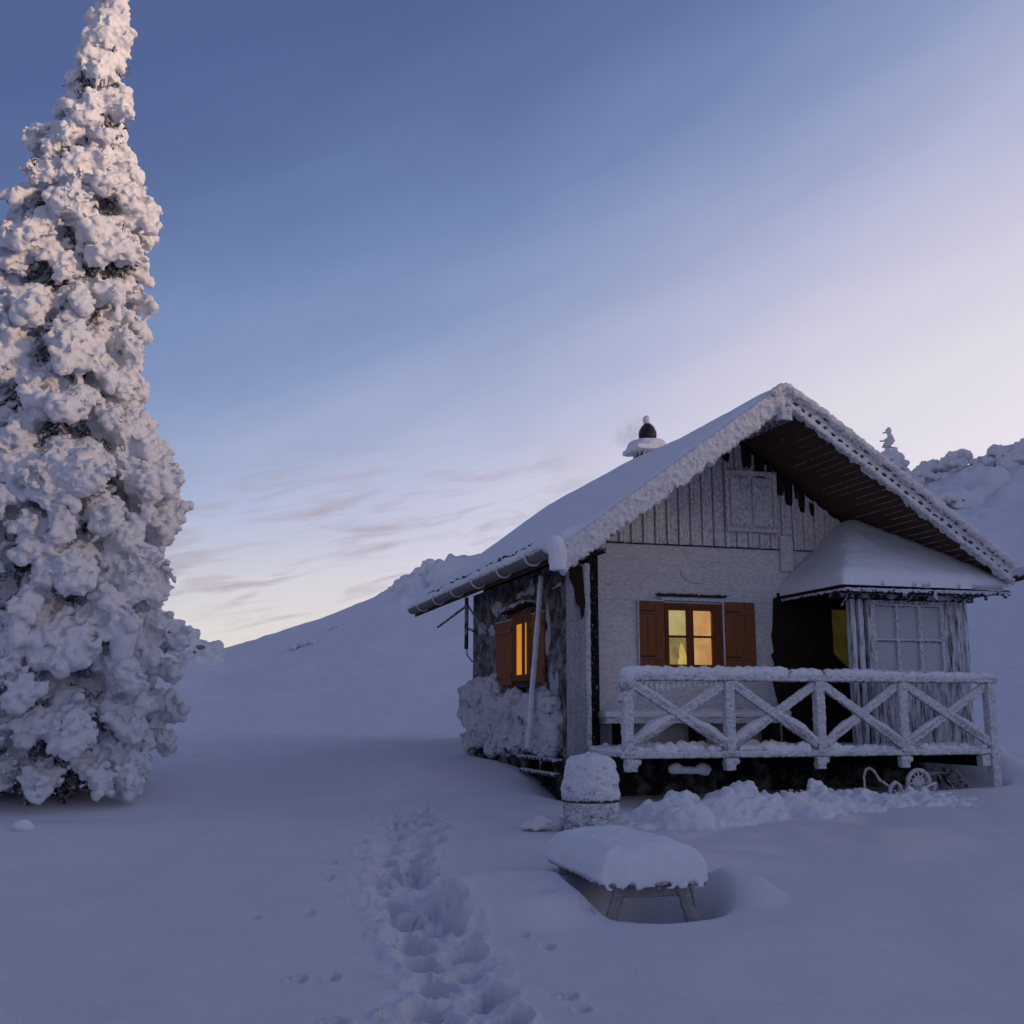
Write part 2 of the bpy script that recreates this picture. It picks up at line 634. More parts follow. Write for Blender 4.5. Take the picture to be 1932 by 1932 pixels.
while s < cum[-1]:
    px = np.interp(s, cum, TRENCH[:, 0])
    py = np.interp(s, cum, TRENCH[:, 1])
    wd = 0.18 + 0.07 * random.random()
    side = (-1) ** k
    pits.append((px + side * wd * random.uniform(0.5, 1.0), py + random.uniform(-.05, .05), random.uniform(0.10, 0.15), random.uniform(0.15, 0.23), random.uniform(0.08, 0.16), random.uniform(-.5, .5)))
    if random.random() < 0.35:
        pits.append((px + random.uniform(-.36, .32), py + random.uniform(-.1, .1), random.uniform(0.05, 0.09), random.uniform(0.06, 0.12), random.uniform(0.03, 0.06), random.uniform(-.6, .6)))
    s += random.uniform(0.19, 0.30)
    k += 1
# single prints beside the trodden path (paw prints and dropped clods)
for (x, y, a, b, d) in ((-1.22, 6.62, .07, .10, .07), (-1.02, 6.68, .06, .07, .05), (-1.42, 8.0, .05, .06, .04), (-1.75, 7.9, .05, .04, .03), (-1.5, 9.5, .06, .08, .05),
                        (-1.42, 8.9, .05, .10, .04), (-0.86, 5.75, .07, .09, .08), (-1.36, 10.3, .06, .07, .04), (0.30, 6.25, .06, .08, .07), (0.36, 6.0, .06, .08, .05),
                        (0.33, 5.45, .08, .09, .07), (0.72, 5.35, .10, .06, .06), (0.22, 7.3, .07, .05, .04), (0.08, 7.55, .05, .05, .03), (0.52, 8.0, .07, .05, .03), (-1.08, 10.9, .05, .06, .05)):
    pits.append((x, y, a * 0.75, b * 0.8, d * 1.1, random.uniform(-.8, .8)))


def base_profile(r, azd):
    left = np.interp(r, [0, 5, 6.5, 8, 9.5, 11.0, 11.7, 12.0, 12.5, 13.2, 14, 15, 16.5, 18.5, 20.0, 22, 25], [-.02, 0, .0, .10, .24, .37, .412, .405, .36, .32, .46, .64, .81, .93, 1.0, .99, 1.05])
    right = np.interp(r, [0, 5, 6.5, 8, 9.5, 11.0, 12, 13.3, 16, 20.0, 22, 25], [-.02, 0, .0, .11, .25, .38, .45, .56, .8, 1.02, 1.0, 1.05])
    k = sstep(-4, 3, azd)
    return left * (1 - k) + right * k


def ground_z(x, y):
    x = np.asarray(x, float)
    y = np.asarray(y, float)
    r = np.hypot(x, y)
    azd = np.degrees(np.arctan2(x, y))
    z = base_profile(r, azd)
    crest = 1.5 + 60.0 * np.interp(azd, CR_AZ, CR_E)
    t = np.clip((r - 25) / 35.0, 0, 1)
    hill = 1.05 + (crest - 1.05) * (0.55 * t + 0.45 * sstep(0, 1, t))
    z = np.where(r > 25, hill, z)
    z = np.where(r > 60, crest - (r - 60) * 0.16, z)
    P = np.stack([x, y, np.zeros_like(x)], -1)
    far = sstep(14, 40, r)
    z = z + fbm(P * 0.16, 3) * 0.30 * far * (1 - 0.6 * sstep(50, 60, r))
    z = z + fbm(P * 0.55 + 5, 3) * (0.035 + 0.05 * far) + fbm(P * np.array([2.2, 5.0, 1]) + 9, 2) * 0.006
    # lumpy, bush-covered upper slopes on the right and round the knob on the left skyline
    rough = sstep(0.45, 0.95, t) * np.maximum(sstep(14, 19, azd), sstep(-7.5, -5.5, azd) * (1 - sstep(-1, 3, azd)))
    rough = rough * (r < 66) * (1 - sstep(32, 45, azd))
    z = z + rough * (np.abs(fbm(P * 0.42 + 3, 3)) * 1.35 - 0.35)
    # cabin coordinates
    dx, dy = x - P0[0], y - P0[1]
    u = dx * U2[0] + dy * U2[1]
    v = dx * V2[0] + dy * V2[1]
    # hollow under cabin and deck
    ins = sstep(-.28, .02, u) * (1 - sstep(4.72, 4.95, u)) * sstep(-.12, .12, v) * (1 - sstep(5.7, 5.95, v))
    z = z * (1 - ins) + np.minimum(z, 0.50 + 0.05 * u * 0.3) * ins
    # drift against the left wall, wind scoop round the front corner
    z = z + 0.34 * np.exp(-(((u + 1.5) / 1.15) ** 2 + ((v - 2.6) / 1.5) ** 2))
    z = z - 0.16 * np.exp(-(((u + 0.15) / 0.35) ** 2 + ((v - 1.6) / 0.7) ** 2))
    # bank on the right of the deck
    z = z + 0.62 * np.exp(-(((u - 5.25) / 0.33) ** 2 + ((v - 1.5) / 1.0) ** 2)) + 0.25 * np.exp(-(((u - 6.0) / 0.9) ** 2 + ((v - 2.5) / 1.2) ** 2))
    z = z + 0.10 * np.exp(-(((u + .25) / 0.25) ** 2 + ((v - .35) / 0.35) ** 2))
    # hollow and bench mounds round the picnic table (rotated with the table)
    a = math.atan2(-.32, 1.3)
    hx, hy = x - HOLLOW[0], y - HOLLOW[1]
    tu = hx * math.cos(a) + hy * math.sin(a) * -1
    tv = hx * math.sin(a) + hy * math.cos(a)
    hu = hx * math.cos(-a) - hy * math.sin(-a) * 0
    ca, sa = math.cos(0.24), math.sin(0.24)
    tu = hx * ca + hy * sa
    tv = -hx * sa + hy * ca
    z = z - 0.30 * (1 - sstep(0.55, 1.0, np.sqrt((tu / 0.66) ** 2 + ((tv - .05) / 0.74) ** 2)))
    wobm = fbm(P * 1.3 + 3, 2) * 0.10
    ml = np.sqrt(((tu + 1.02) / 0.74) ** 2 + ((tv - .0) / 0.66) ** 2) + wobm
    z = z + 0.17 * (1 - sstep(0.45, 1.10, ml)) * (0.8 + 0.2 * sstep(-0.6, 0.4, tv))
    mr = np.sqrt(((tu - 0.72) / 0.30) ** 2 + ((tv + .05) / 0.50) ** 2) + wobm
    z = z + 0.13 * (1 - sstep(0.35, 1.1, mr))
    # small dark hole in front of the left bench
    z = z - 0.10 * np.exp(-(((x - 0.22) / 0.07) ** 2 + ((y - 8.12) / 0.06) ** 2))
    # trodden path
    near = (r < 14) & (np.abs(azd) < 40)
    if near.any():
        xn, yn = x[near], y[near]
        d = np.full(xn.shape, 9.0)
        for i in range(len(TRENCH) - 1):
            p, q = TRENCH[i], TRENCH[i + 1]
            e = q - p
            tt_ = np.clip(((xn - p[0]) * e[0] + (yn - p[1]) * e[1]) / (e @ e), 0, 1)
            d = np.minimum(d, np.hypot(xn - p[0] - tt_ * e[0], yn - p[1] - tt_ * e[1]))
        Pn = np.stack([xn, yn, np.zeros_like(xn)], -1)
        wob = fbm(Pn * 3.1 + 2, 3) * 0.10
        dd = d + wob
        zz = -0.045 * (1 - sstep(0.12, 0.30, dd))
        zz = zz + 0.010 * np.exp(-((dd - 0.36) / 0.05) ** 2)
        inb = 1 - sstep(0.26, 0.50, dd)
        zz = zz + (fbm(Pn * 5.5, 2) * 0.014 + fbm(Pn * 15, 2) * 0.007) * inb
        zz = zz + np.clip(fbm(Pn * 8.0 + 31, 2) - 0.30, 0, 1) * 0.045 * (1 - sstep(0.28, 0.50, dd))
        pit = np.zeros_like(zz)
        rimz = np.zeros_like(zz)
        for (px, py, ra, rb, dep, rot) in pits:
            m = (np.abs(xn - px) < 0.55) & (np.abs(yn - py) < 0.55)
            c_, s_ = math.cos(rot), math.sin(rot)
            qx, qy = xn[m] - px, yn[m] - py
            aa = (qx * c_ + qy * s_) / ra
            bb = (-qx * s_ + qy * c_) / rb
            rr = np.sqrt(aa * aa + bb * bb) + fbm(Pn[m] * 7 + px * 7, 3) * 0.42
            pit[m] = np.maximum(pit[m], dep * (1 - sstep(0.62, 1.04, rr)))
            rimz[m] = np.maximum(rimz[m], dep * 0.16 * np.exp(-((rr - 1.30) / 0.22) ** 2))
        zz = zz - pit + rimz * (pit < 0.004)
        z[near] = z[near] + zz
    return z


azs = np.concatenate([np.arange(-180, -32, 3.0), np.arange(-32, -26, 0.5), np.arange(-26, 27, 0.1), np.arange(27, 34, 0.5), np.arange(34, 180.1, 3.0)])
rs = [0.4]
while rs[-1] < 180:
    r_ = rs[-1]
    rs.append(r_ * (1.0052 if 4.0 < r_ < 17 else (1.010 if r_ < 75 else 1.06)) if r_ > 3.6 else r_ * 1.12)
rs = np.array(rs)
RR, AA = np.meshgrid(rs, np.radians(azs), indexing='ij')
gx, gy = (RR * np.sin(AA)).ravel(), (RR * np.cos(AA)).ravel()
gz = ground_z(gx, gy)
nr, na = len(rs), len(azs)
idx = np.arange(nr * na).reshape(nr, na)
quads = np.stack([idx[:-1, :-1], idx[:-1, 1:], idx[1:, 1:], idx[1:, :-1]], -1).reshape(-1, 4)
gme = bpy.data.meshes.new('ground')
gme.vertices.add(len(gx))
gme.vertices.foreach_set('co', np.stack([gx, gy, gz], -1).ravel())
gme.loops.add(quads.size)
gme.loops.foreach_set('vertex_index', quads[:, ::-1].ravel().astype(np.int32))
gme.polygons.add(len(quads))
gme.polygons.foreach_set('loop_start', np.arange(0, quads.size, 4, dtype=np.int32))
gme.update(calc_edges=True)
gme.validate()
ground = link('ground', gme, SNOW_FIELD, None, True)
tag(ground, 'trodden snow field rising to smooth snowy hillside behind the cabin', kind='structure')


def gz1(x, y):
    return float(ground_z(np.array([x]), np.array([y]))[0])


# ------------------------------------------------------------------ cabin
cabin = empty('log_cabin', (P0[0], P0[1], 0.0), PHI)
tag(cabin, 'hoarfrosted wooden cabin with snowy gable roof, brown shutters and railed porch', 'cabin')
VF = 1.5            # front wall
UL, URt = -0.2, 4.72
RID_U, RID_Z, EAVE_Z = 2.07, 5.24, 3.22
SL = (RID_Z - EAVE_Z) / (RID_U + 0.68)


SLR = 0.672                                      # the right slope is a little flatter


def roof_z(u):
    return RID_Z - (SL if u < RID_U else SLR) * abs(u - RID_U)


# log walls: front wall with a window hole, then the side and rear walls
wb = MB()
WZ0, WZ1 = 0.98, 3.56
wu0, wu1, wz0, wz1 = 1.15, 1.94, 2.02, 2.83
wb.box((0.20, VF, WZ0), (wu0, VF + 0.16, WZ1))
wb.box((wu1, VF, WZ0), (4.28, VF + 0.16, WZ1))
wb.box((4.281, VF + .001, WZ0), (URt, VF + 0.159, 3.27))
wb.box((wu0, VF + 0.001, WZ0), (wu1, VF + 0.159, wz0))
wb.box((wu0, VF + 0.001, wz1), (wu1, VF + 0.159, WZ1))
wall = part('wall', wb, RIME_WALL, cabin)
sb = MB()
sv0, sv1, sz0, sz1 = 2.76, 3.36, 1.97, 2.68
sb.box((UL - 0.06, 1.101, WZ0), (UL + 0.10, 1.30, 3.3))
sb.box((UL, 1.30, WZ0), (UL + 0.16, sv0, 3.30))
sb.box((UL, sv1, WZ0), (UL + 0.16, 5.75, 3.30))
sb.box((UL + .001, sv0, WZ0), (UL + 0.159, sv1, sz0))
sb.box((UL + .001, sv0, sz1), (UL + 0.159, sv1, 3.30))
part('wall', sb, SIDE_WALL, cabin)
rb = MB()
rb.box((UL + 0.16, 5.60, WZ0), (4.36, 5.75, 3.45))
rb.box((4.361, 5.601, WZ0), (URt - 0.16, 5.749, 3.27))
rb.prism([(0.0, 3.46), (4.38, 3.46), (RID_U, RID_Z - 0.16)], 5.58, 5.74)
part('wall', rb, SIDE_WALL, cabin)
rb = MB()
rb.box((URt - 0.16, VF + 0.16, WZ0), (URt, 5.75, 3.27))
part('wall', rb, RIME_WALL, cabin)
fb = MB()
fb.box((UL + 0.02, 1.34, 0.2), (URt - .02, 5.72, 0.979))
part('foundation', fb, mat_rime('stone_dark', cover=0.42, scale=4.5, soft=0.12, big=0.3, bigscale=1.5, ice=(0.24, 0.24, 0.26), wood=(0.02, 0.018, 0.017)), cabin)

# vertical gable boarding with battens, one mesh
gb = MB()
gb.prism([(0.10, 3.561), (4.28, 3.561), (RID_U, RID_Z - 0.16)], VF + 0.012, VF + 0.10)
part('gable_backing', gb, mat_rime('gable_gap', cover=0.58, scale=18, stretch=(1, 1, .4), soft=.15, ice=(0.40, 0.39, 0.41), wood=(0.05, 0.045, 0.042)), cabin)
gb = MB()
u = 0.30
k_ = 0
while u < 4.25:
    t0_, t1_ = roof_z(u) - 0.15, roof_z(u + 0.098) - 0.15
    zb_ = 3.575 + random.uniform(-.006, .006)
    pr_ = VF - random.uniform(0.002, 0.008)
    if t0_ > 3.62 and t1_ > 3.62:
        gb.prism([(u, zb_), (u + 0.098, zb_), (u + 0.098, t1_), (u, t0_)], pr_, VF + 0.013)
        gb.prism([(u + 0.104, zb_), (u + 0.15, zb_), (u + 0.15, roof_z(u + .15) - .15), (u + 0.104, t1_)], VF - 0.034 + random.uniform(-.004, .004), VF + 0.0125)
    u += 0.163
    k_ += 1
o = part('gable_cladding', gb, RIME_GABLE, cabin, bevel=0.006)
gb = MB()
gb.box((0.24, VF - 0.030, 3.562), (4.4, VF + 0.0, 3.574))
part('drip_edge', gb, mat_rime('drip_frost', cover=0.42, scale=22, ice=(0.5, 0.5, 0.53), wood=(0.03, 0.025, 0.022)), cabin)
gb = MB()
gb.box((2.06, VF - 0.038, 3.80), (2.75, VF - 0.030, 4.55))
part('loft_backing', gb, RIME_GABLE, cabin)
# loft shutters in the gable
for (a, b) in ((2.10, 2.395), (2.415, 2.71)):
    lb = MB()
    lb.box((a, VF - 0.060, 3.86), (b, VF - 0.037, 4.50))
    for zz in (4.02, 4.34):
        lb.box((a + 0.01, VF - 0.074, zz - 0.035), (b - 0.01, VF - 0.05, zz + 0.035))
    frosted('loft_shutter', lb, RIME_GABLE, cabin, 0.014, ((0.004, 16, 3, ''),))
lf = MB()
for (a, b) in (((2.03, 3.78), (2.09, 4.56)), ((2.72, 3.78), (2.78, 4.56))):
    lf.box((a[0], VF - 0.066, a[1]), (b[0], VF - 0.03, b[1]))
lf.box((2.03, VF - 0.085, 3.77), (2.78, VF - .03, 3.83))
lf.box((2.03, VF - 0.072, 4.52), (2.78, VF - .03, 4.58))
frosted('loft_frame', lf, RIME_GABLE, cabin, 0.014, ((0.004, 16, 3, ''),))
# bare dark patches under the ridge where no rime has settled
for (a, b, z0, z1) in ((2.02, 2.12, 4.66, 4.86), (2.30, 2.44, 4.60, 4.96), (2.48, 2.62, 4.44, 4.86), (2.66, 2.74, 4.52, 4.76), (2.78, 2.90, 4.26, 4.62), (2.91, 3.02, 4.14, 4.54), (3.04, 3.10, 4.24, 4.44), (3.11, 3.20, 4.06, 4.38), (3.27, 3.33, 4.02, 4.22)):
    m_ = (a + b) / 2
    part('bare_board', MB().prism([(a, z1), (b, z1 - (b - a) * SLR), (b - .012, z0 + random.uniform(.04, .09)), (m_ + .02, z0 + .01), (m_ - 0.01, z0 + 0.05), (a + .025, z0 + .02), (a + .005, z0 + 0.10)], VF - 0.046, VF - 0.02), DARK_WOOD, cabin)

# ------------------------------------------------------------------ roof
rk0, rk1 = 0.0, 8.0
EAVL, EAVR = -0.68, 5.06
T = 0.09
rf = MB()
for (ua, ub) in ((EAVL, RID_U), (RID_U, EAVR)):
    za, zb = roof_z(ua), roof_z(ub)
    rf.prism([(ua, za), (ub, zb), (ub, zb - T), (ua, za - T)], rk0 + 0.05, rk1)
roof = part('roof', rf, SOFFIT, cabin)
# soffit boards of the front overhang with frosted edges
sf = MB()
u = 2.5
while u < EAVR - 0.1:
    z = roof_z(u) - T
    sf.box((u, rk0 + random.uniform(.08, .3), z - 0.014), (u + 0.011, random.uniform(.5, 1.35), z + 0.004))
    u += random.uniform(0.075, 0.10)
part('soffit_edge', sf, mat_rime('soffit_frost', cover=0.53, scale=9, soft=0.2, ice=(0.34, 0.34, 0.36), wood=(0.03, 0.018, 0.012)), roof)


def bulge_snow(name, ua, ub, v0, v1, thick, parent, crown=None, seed=0.0, n=(64, 90)):
    """snow blanket lying on one roof slope, rounded off at all four edges"""
    nu, nv = n
    us = np.linspace(ua, ub, nu)
    vs = np.linspace(v0, v1, nv)
    UU, VV = np.meshgrid(us, vs, indexing='ij')
    eu = np.minimum(UU - ua, 9)
    e = np.minimum.reduce([(UU - ua) * 3.0, ub - UU, VV - v0, v1 - VV])
    prof = np.sqrt(np.clip(1 - (1 - np.clip(e / 0.10, 0, 1)) ** 2, 0, 1))
    P = np.stack([UU, VV, np.zeros_like(UU)], -1).reshape(-1, 3)
    nz = fbm(P * 0.5 + seed, 2).reshape(UU.shape)
    fine = fbm(P * 5.0 + seed, 3).reshape(UU.shape)
    back = 0.10 * sstep(1.0, 6.0, VV)
    th = (thick + 0.10 * np.exp(-((UU - ua) / 0.25) ** 2)) * prof * (0.95 + 0.14 * nz) + back * prof + 0.004 * fine
    ZT = np.array([[roof_z(a) for b in vs] for a in us]) + 0.005
    if crown:
        ZT = ZT - 0.06 * np.exp(-((UU - RID_U) / 0.16) ** 2)
    top = np.stack([UU, VV, ZT + th], -1).reshape(-1, 3)
    bot = np.stack([UU, VV, ZT - 0.02], -1).reshape(-1, 3)
    ix = np.arange(nu * nv).reshape(nu, nv)
    q1 = np.stack([ix[:-1, :-1], ix[1:, :-1], ix[1:, 1:], ix[:-1, 1:]], -1).reshape(-1, 4)
    q2 = q1[:, ::-1] + nu * nv
    rim = np.concatenate([ix[:, 0], ix[-1, 1:], ix[-2::-1, -1], ix[0, -2:0:-1]])
    rr = np.stack([rim, np.roll(rim, -1), np.roll(rim, -1) + nu * nv, rim + nu * nv], -1)
    mb = MB()
    mb.add(np.concatenate([top, bot]), np.concatenate([q1, q2, rr]).tolist())
    return part(name, mb, SNOW, parent, True)


bulge_snow('roof_snow', EAVL - 0.04, EAVR + 0.05, rk0 + 0.02, rk1 + 0.06, 0.13, roof, True, 0.0, (170, 150))

# rime-feathered barge boards along both rakes
for side in (-1, 1):
    bb = MB()
    ue = EAVL - 0.02 if side < 0 else EAVR + 0.06
    n_ = 46
    for i in range(n_):
        a = RID_U + (ue - RID_U) * i / n_
        b = RID_U + (ue - RID_U) * (i + 1) / n_
        za, zb = roof_z(a), roof_z(b)
        lo = 0.225 if side < 0 else 0.145
        ja, jb = lo + random.uniform(-.03, .035), lo + random.uniform(-.03, .035)
        za -= 0.05 * math.exp(-((a - RID_U) / 0.16) ** 2)
        zb -= 0.05 * math.exp(-((b - RID_U) / 0.16) ** 2)
        bb.add([(a, rk0 - .02, za + .06), (b, rk0 - .02, zb + .06), (b, rk0 - .02, zb - jb), (a, rk0 - .02, za - ja),
                (a, rk0 + .07, za + .06), (b, rk0 + .07, zb + .06), (b, rk0 + .07, zb - jb), (a, rk0 + .07, za - ja)],
               [(0, 1, 2, 3), (7, 6, 5, 4), (0, 4, 5, 1), (3, 2, 6, 7), (1, 5, 6, 2), (0, 3, 7, 4)])
    if side > 0:                    # top drip board stands proud on this side, and a lower lip
        bb.tube([(RID_U - 0.16, rk0 - 0.02, roof_z(RID_U - .16) + 0.03), (RID_U - 0.03, rk0 - 0.03, RID_Z + 0.015), (RID_U + 0.05, rk0 - 0.035, RID_Z + 0.012), (RID_U + 0.16, rk0 - 0.04, roof_z(RID_U + .16) + 0.05),
                 (RID_U + 0.5, rk0 - 0.045, roof_z(RID_U + .5) + 0.08), (ue, rk0 - 0.045, roof_z(ue) + 0.085)], [0.05, 0.055, 0.055, 0.052, 0.05, 0.05], 10)
        bb.beam((RID_U + .05, rk0 - 0.035, RID_Z - 0.19), (ue, rk0 - 0.035, roof_z(ue) - 0.135), 0.05, 0.05)
    lay = ((0.024, (15, 15, 15), 3, 'feather'), (0.014, 36, 2, '')) if side < 0 else ((0.020, (14, 14, 14), 3, 'feather'), (0.010, 32, 2, ''))
    frosted('barge_board', bb, RIME_THICK, roof, 0.016, lay)
# row of bare dark holes between the tiles of the right rake, and a dark strip painting in the shadow groove under the drip board
GAP_SHADE_DARK = mat_rime('gap_shade_dark', cover=0.40, scale=40, ice=(0.25, 0.26, 0.29), wood=(0.05, 0.05, 0.055))
dS = np.array([1, 0, -SLR]) / math.hypot(1, SLR)
for i in range(30):
    f = 0.04 + i / 31.0
    u = RID_U + (EAVR - RID_U) * f
    p = np.array([u, rk0 - 0.040, roof_z(u) - 0.085 + random.uniform(-.012, .012)])
    part('gap_and_shade_strip', MB().beam(p, p + dS * random.uniform(0.030, 0.065), 0.03, random.uniform(0.014, 0.028)), GAP_SHADE_DARK, roof)
p = np.array([RID_U + 0.10, rk0 - 0.040, roof_z(RID_U + .10) + 0.020])
part('gap_and_shade_strip', MB().beam(p, p + dS * 3.45, 0.03, 0.010), GAP_SHADE_DARK, roof)
# row of snow-free slots above the gutter on the left eave
for i in range(50):
    v = 0.9 + i * 0.125 + random.uniform(-.03, .03)
    if random.random() < 0.12:
        continue
    h_ = random.uniform(0.5, 1.0)
    a_ = random.uniform(-.03, .03)
    part('gap_and_shade_strip', MB().beam((EAVL - 0.060, v, EAVE_Z + 0.06), (EAVL - 0.060 + 0.030 * h_, v + a_, EAVE_Z + 0.13 + 0.10 * h_), random.uniform(0.02, 0.06), 0.022, up=(1, 0, 0)), GAP_SHADE_DARK, roof)

# ridge beam and purlin ends
pl = MB()
pl.beam((RID_U, -0.07, RID_Z - 0.30), (RID_U, 1.5, RID_Z - 0.26), 0.16, 0.17)
frosted('ridge_beam', pl, mat_rime('rime_beam', cover=0.66, scale=34, up=0.2, ice=(0.6, 0.62, 0.66)), cabin, 0.014, ((0.014, 14, 3, ''),))
BEAM = mat_rime('beam_end', cover=0.50, scale=10, up=0.35, soft=0.05, ice=(0.62, 0.63, 0.67), wood=(0.018, 0.013, 0.01))
for (uu, zz, v0) in ((0.22, 3.63, 0.95), (0.13, 3.42, 1.0)):
    pl = MB()
    pl.beam((uu, v0, zz), (uu, VF + 0.0, zz), 0.15, 0.13)
    o = part('purlin', pl, BEAM, cabin, bevel=0.01)
    fe = MB()
    fe.box((uu - 0.06, v0 - 0.018, zz - 0.025), (uu + 0.05, v0 - 0.002, zz + 0.06))
    frosted('frost_cap', fe, RIME, o, 0.010, ((0.006, 18, 3, ''),))
pl = MB()
pl.beam((4.62, 0.80, 3.42), (4.62, VF + 0.0, 3.42), 0.17, 0.20)
frosted('purlin', pl, BEAM, cabin, 0.016, ((0.012, 12, 3, ''),))
# left eave gutter with snow, brackets and an ice-covered spout
gu = MB()
GU, GZ = EAVL - 0.11, EAVE_Z + 0.03
n_ = 10
Vv, Ff = [], []
vv_ = np.linspace(0.22, 7.7, 40)
for v in vv_:
    for k_ in range(n_ + 1):
        th = math.pi + math.pi * k_ / n_
        Vv.append((GU + 0.085 * math.cos(th), v, GZ + 0.095 * math.sin(th)))
for i in range(len(vv_) - 1):
    for k_ in range(n_):
        a = i * (n_ + 1) + k_
        Ff.append((a, a + 1, a + n_ + 2, a + n_ + 1))
gu.add(Vv, Ff)
gutter = part('gutter', gu, ZINC, cabin, True)
sm = gutter.modifiers.new('thick', 'SOLIDIFY')
sm.thickness = 0.008
gs = MB()
pts = [(GU + 0.01, v, GZ + 0.04 + 0.015 * math.sin(v * 3)) for v in np.linspace(0.02, 7.72, 50)]
gs.tube(pts, [0.070 + 0.015 * random.random() for _ in pts], 12)
frosted('gutter_snow', gs, SNOW, gutter, 0.018, ((0.022, (8, 4, 8), 3, ''),))
for v in (0.75, 1.95, 3.2, 4.4, 5.6, 6.8):
    gk = MB()
    gk.tube([(GU + 0.105 * math.cos(th), v, GZ + 0.115 * math.sin(th)) for th in np.linspace(math.pi * 0.93, 2 * math.pi, 12)], 0.013, 6)
    part('gutter_bracket', gk, RIME_THICK, gutter, True)
sp_ = MB()
sp_.tube([(GU + 0.02, 0.34, GZ + 0.04), (GU + .02, 0.16, GZ + 0.05), (GU + 0.02, 0.04, GZ + 0.03), (GU + 0.03, -0.02, GZ - 0.05), (GU + 0.03, -0.02, GZ - 0.17), (GU + 0.03, -0.02, GZ - 0.26)],
         [0.095, 0.105, 0.108, 0.104, 0.094, 0.090], 14)
frosted('gutter_spout', sp_, SNOW, gutter, 0.016, ((0.010, 10, 3, ''),))
# right eave gutter end that sticks out past the roof
dp = MB()
dp.tube([(EAVR + 0.02, 0.25, 3.10), (EAVR + 0.35, -0.30, 3.22), (EAVR + 0.75, -0.95, 3.33)], [0.075, 0.085, 0.09], 10)
frosted('drain_pipe', dp, mat_rime('drain_frost', cover=0.62, scale=12, up=0.5, ice=(0.62, 0.63, 0.66), wood=(0.05, 0.04, 0.035)), cabin, 0.018, ((0.012, 10, 3, ''),))

# chimney
ch = MB()
ch.box((2.32, 4.75, 4.7), (2.72, 5.15, 5.63))
chim = part('chimney', ch, mat_rime('chimney_brick', cover=0.50, scale=12, ice=(0.6, 0.6, 0.64), wood=(0.05, 0.03, 0.025)), cabin, bevel=0.01)
cs = MB()
cs.box((2.18, 4.62, 5.62), (2.86, 5.28, 5.70))
cs.ell((2.50, 4.95, 5.73), (0.33, 0.33, 0.13), 3)
frosted('chimney_snow', cs, SNOW, chim, 0.02, ((0.012, 7, 3, ''),), 3)
cw = MB()
cw.lathe([(0.13, 5.82), (0.145, 5.90), (0.14, 5.98), (0.10, 6.06), (0.05, 6.11)], (2.50, 4.95, 0), 18)
cowl = part('chimney_cowl', cw, IRON, chim, True)
cw = MB()
cw.ell((2.49, 4.95, 6.17), (0.062, 0.062, 0.085), 3)
cw.tube([(2.62, 4.92, 5.84), (2.635, 4.9, 5.95), (2.60, 4.92, 6.05), (2.54, 4.94, 6.11)], 0.022, 8)
frosted('cowl_snow', cw, SNOW, chim, 0.014, ((0.008, 14, 2, ''),), 1)

# ------------------------------------------------------------------ left corner of the front
cb = MB()
cb.box((-0.285, 1.055, 0.99), (-0.19, 1.10, 3.22))
cb.box((-0.20, 1.075, 0.99), (-0.10, 1.10, 3.22))
cb.box((-0.115, 1.06, 0.99), (-0.05, 1.10, 3.22))
frosted('corner_board', cb, mat_rime('rime_corner', cover=0.60, scale=60, up=0.1, stretch=(1, 1, 0.5), soft=0.25, big=0.3, bigscale=1.6, ice=(0.42, 0.43, 0.47), wood=(0.12, 0.115, 0.12)), cabin, 0.016, ((0.006, 14, 3, ''),))
cb = MB()
cb.prism([(-0.25, 3.20), (-0.09, 3.20), (-0.055, 2.75), (-0.075, 2.60), (-0.105, 2.56), (-0.12, 2.70), (-0.16, 2.74), (-0.19, 2.93), (-0.25, 3.05)], 1.040, 1.058)
part('bare_board', cb, DARK_WOOD, cabin)
cb = MB()
cb.box((-0.045, 1.10, 0.99), (0.03, 1.34, 3.24))
frosted('corner_board', cb, RIME, cabin, 0.014, ((0.006, 14, 3, ''),))
cb = MB()
cb.box((0.031, 1.20, 1.0), (0.10, 1.36, 3.28))
cb.box((-0.18, 1.31, 1.0), (0.21, 1.66, 3.36))
part('log_corner', cb, mat_rime('log_ends', cover=0.37, scale=26, soft=0.03, ice=(0.6, 0.6, 0.63), wood=(0.014, 0.011, 0.010)), cabin)
cb = MB()
cb.box((0.165, 1.44, 1.0), (0.215, 1.52, 3.45))
frosted('wall_trim', cb, RIME, cabin, 0.012, ((0.005, 14, 3, ''),))
# log ends upper left, dark, under the roof
cb = MB()
cb.box((-0.30, 0.55, 3.26), (-0.08, 1.5, 3.34))
part('wall_plate', cb, DARK_WOOD, cabin)

# snow-plastered plinth below the side window
pb = MB()
for _ in range(210):
    v = random.uniform(1.55, 5.85)
    z = random.uniform(1.02, 1.66) if v < 4.2 else random.uniform(1.0, 1.95)
    r_ = random.uniform(0.10, 0.20)
    dep = 0.10 if v < 4.2 else 0.10 + 0.08 * (v - 4.2)
    pb.ell((UL - dep * random.uniform(0.1, 0.7), v, z), (r_ * 0.8, r_ * 1.3, r_), 1)
pb.box((UL - 0.05, 1.55, 1.0), (UL + 0.02, 5.80, 1.50))
frosted('plinth', pb, PLINTH, cabin, 0.022, ((0.07, 3.2, 3, ''), (0.045, 8, 3, 'pit'), (0.012, 22, 3, '')), 2)
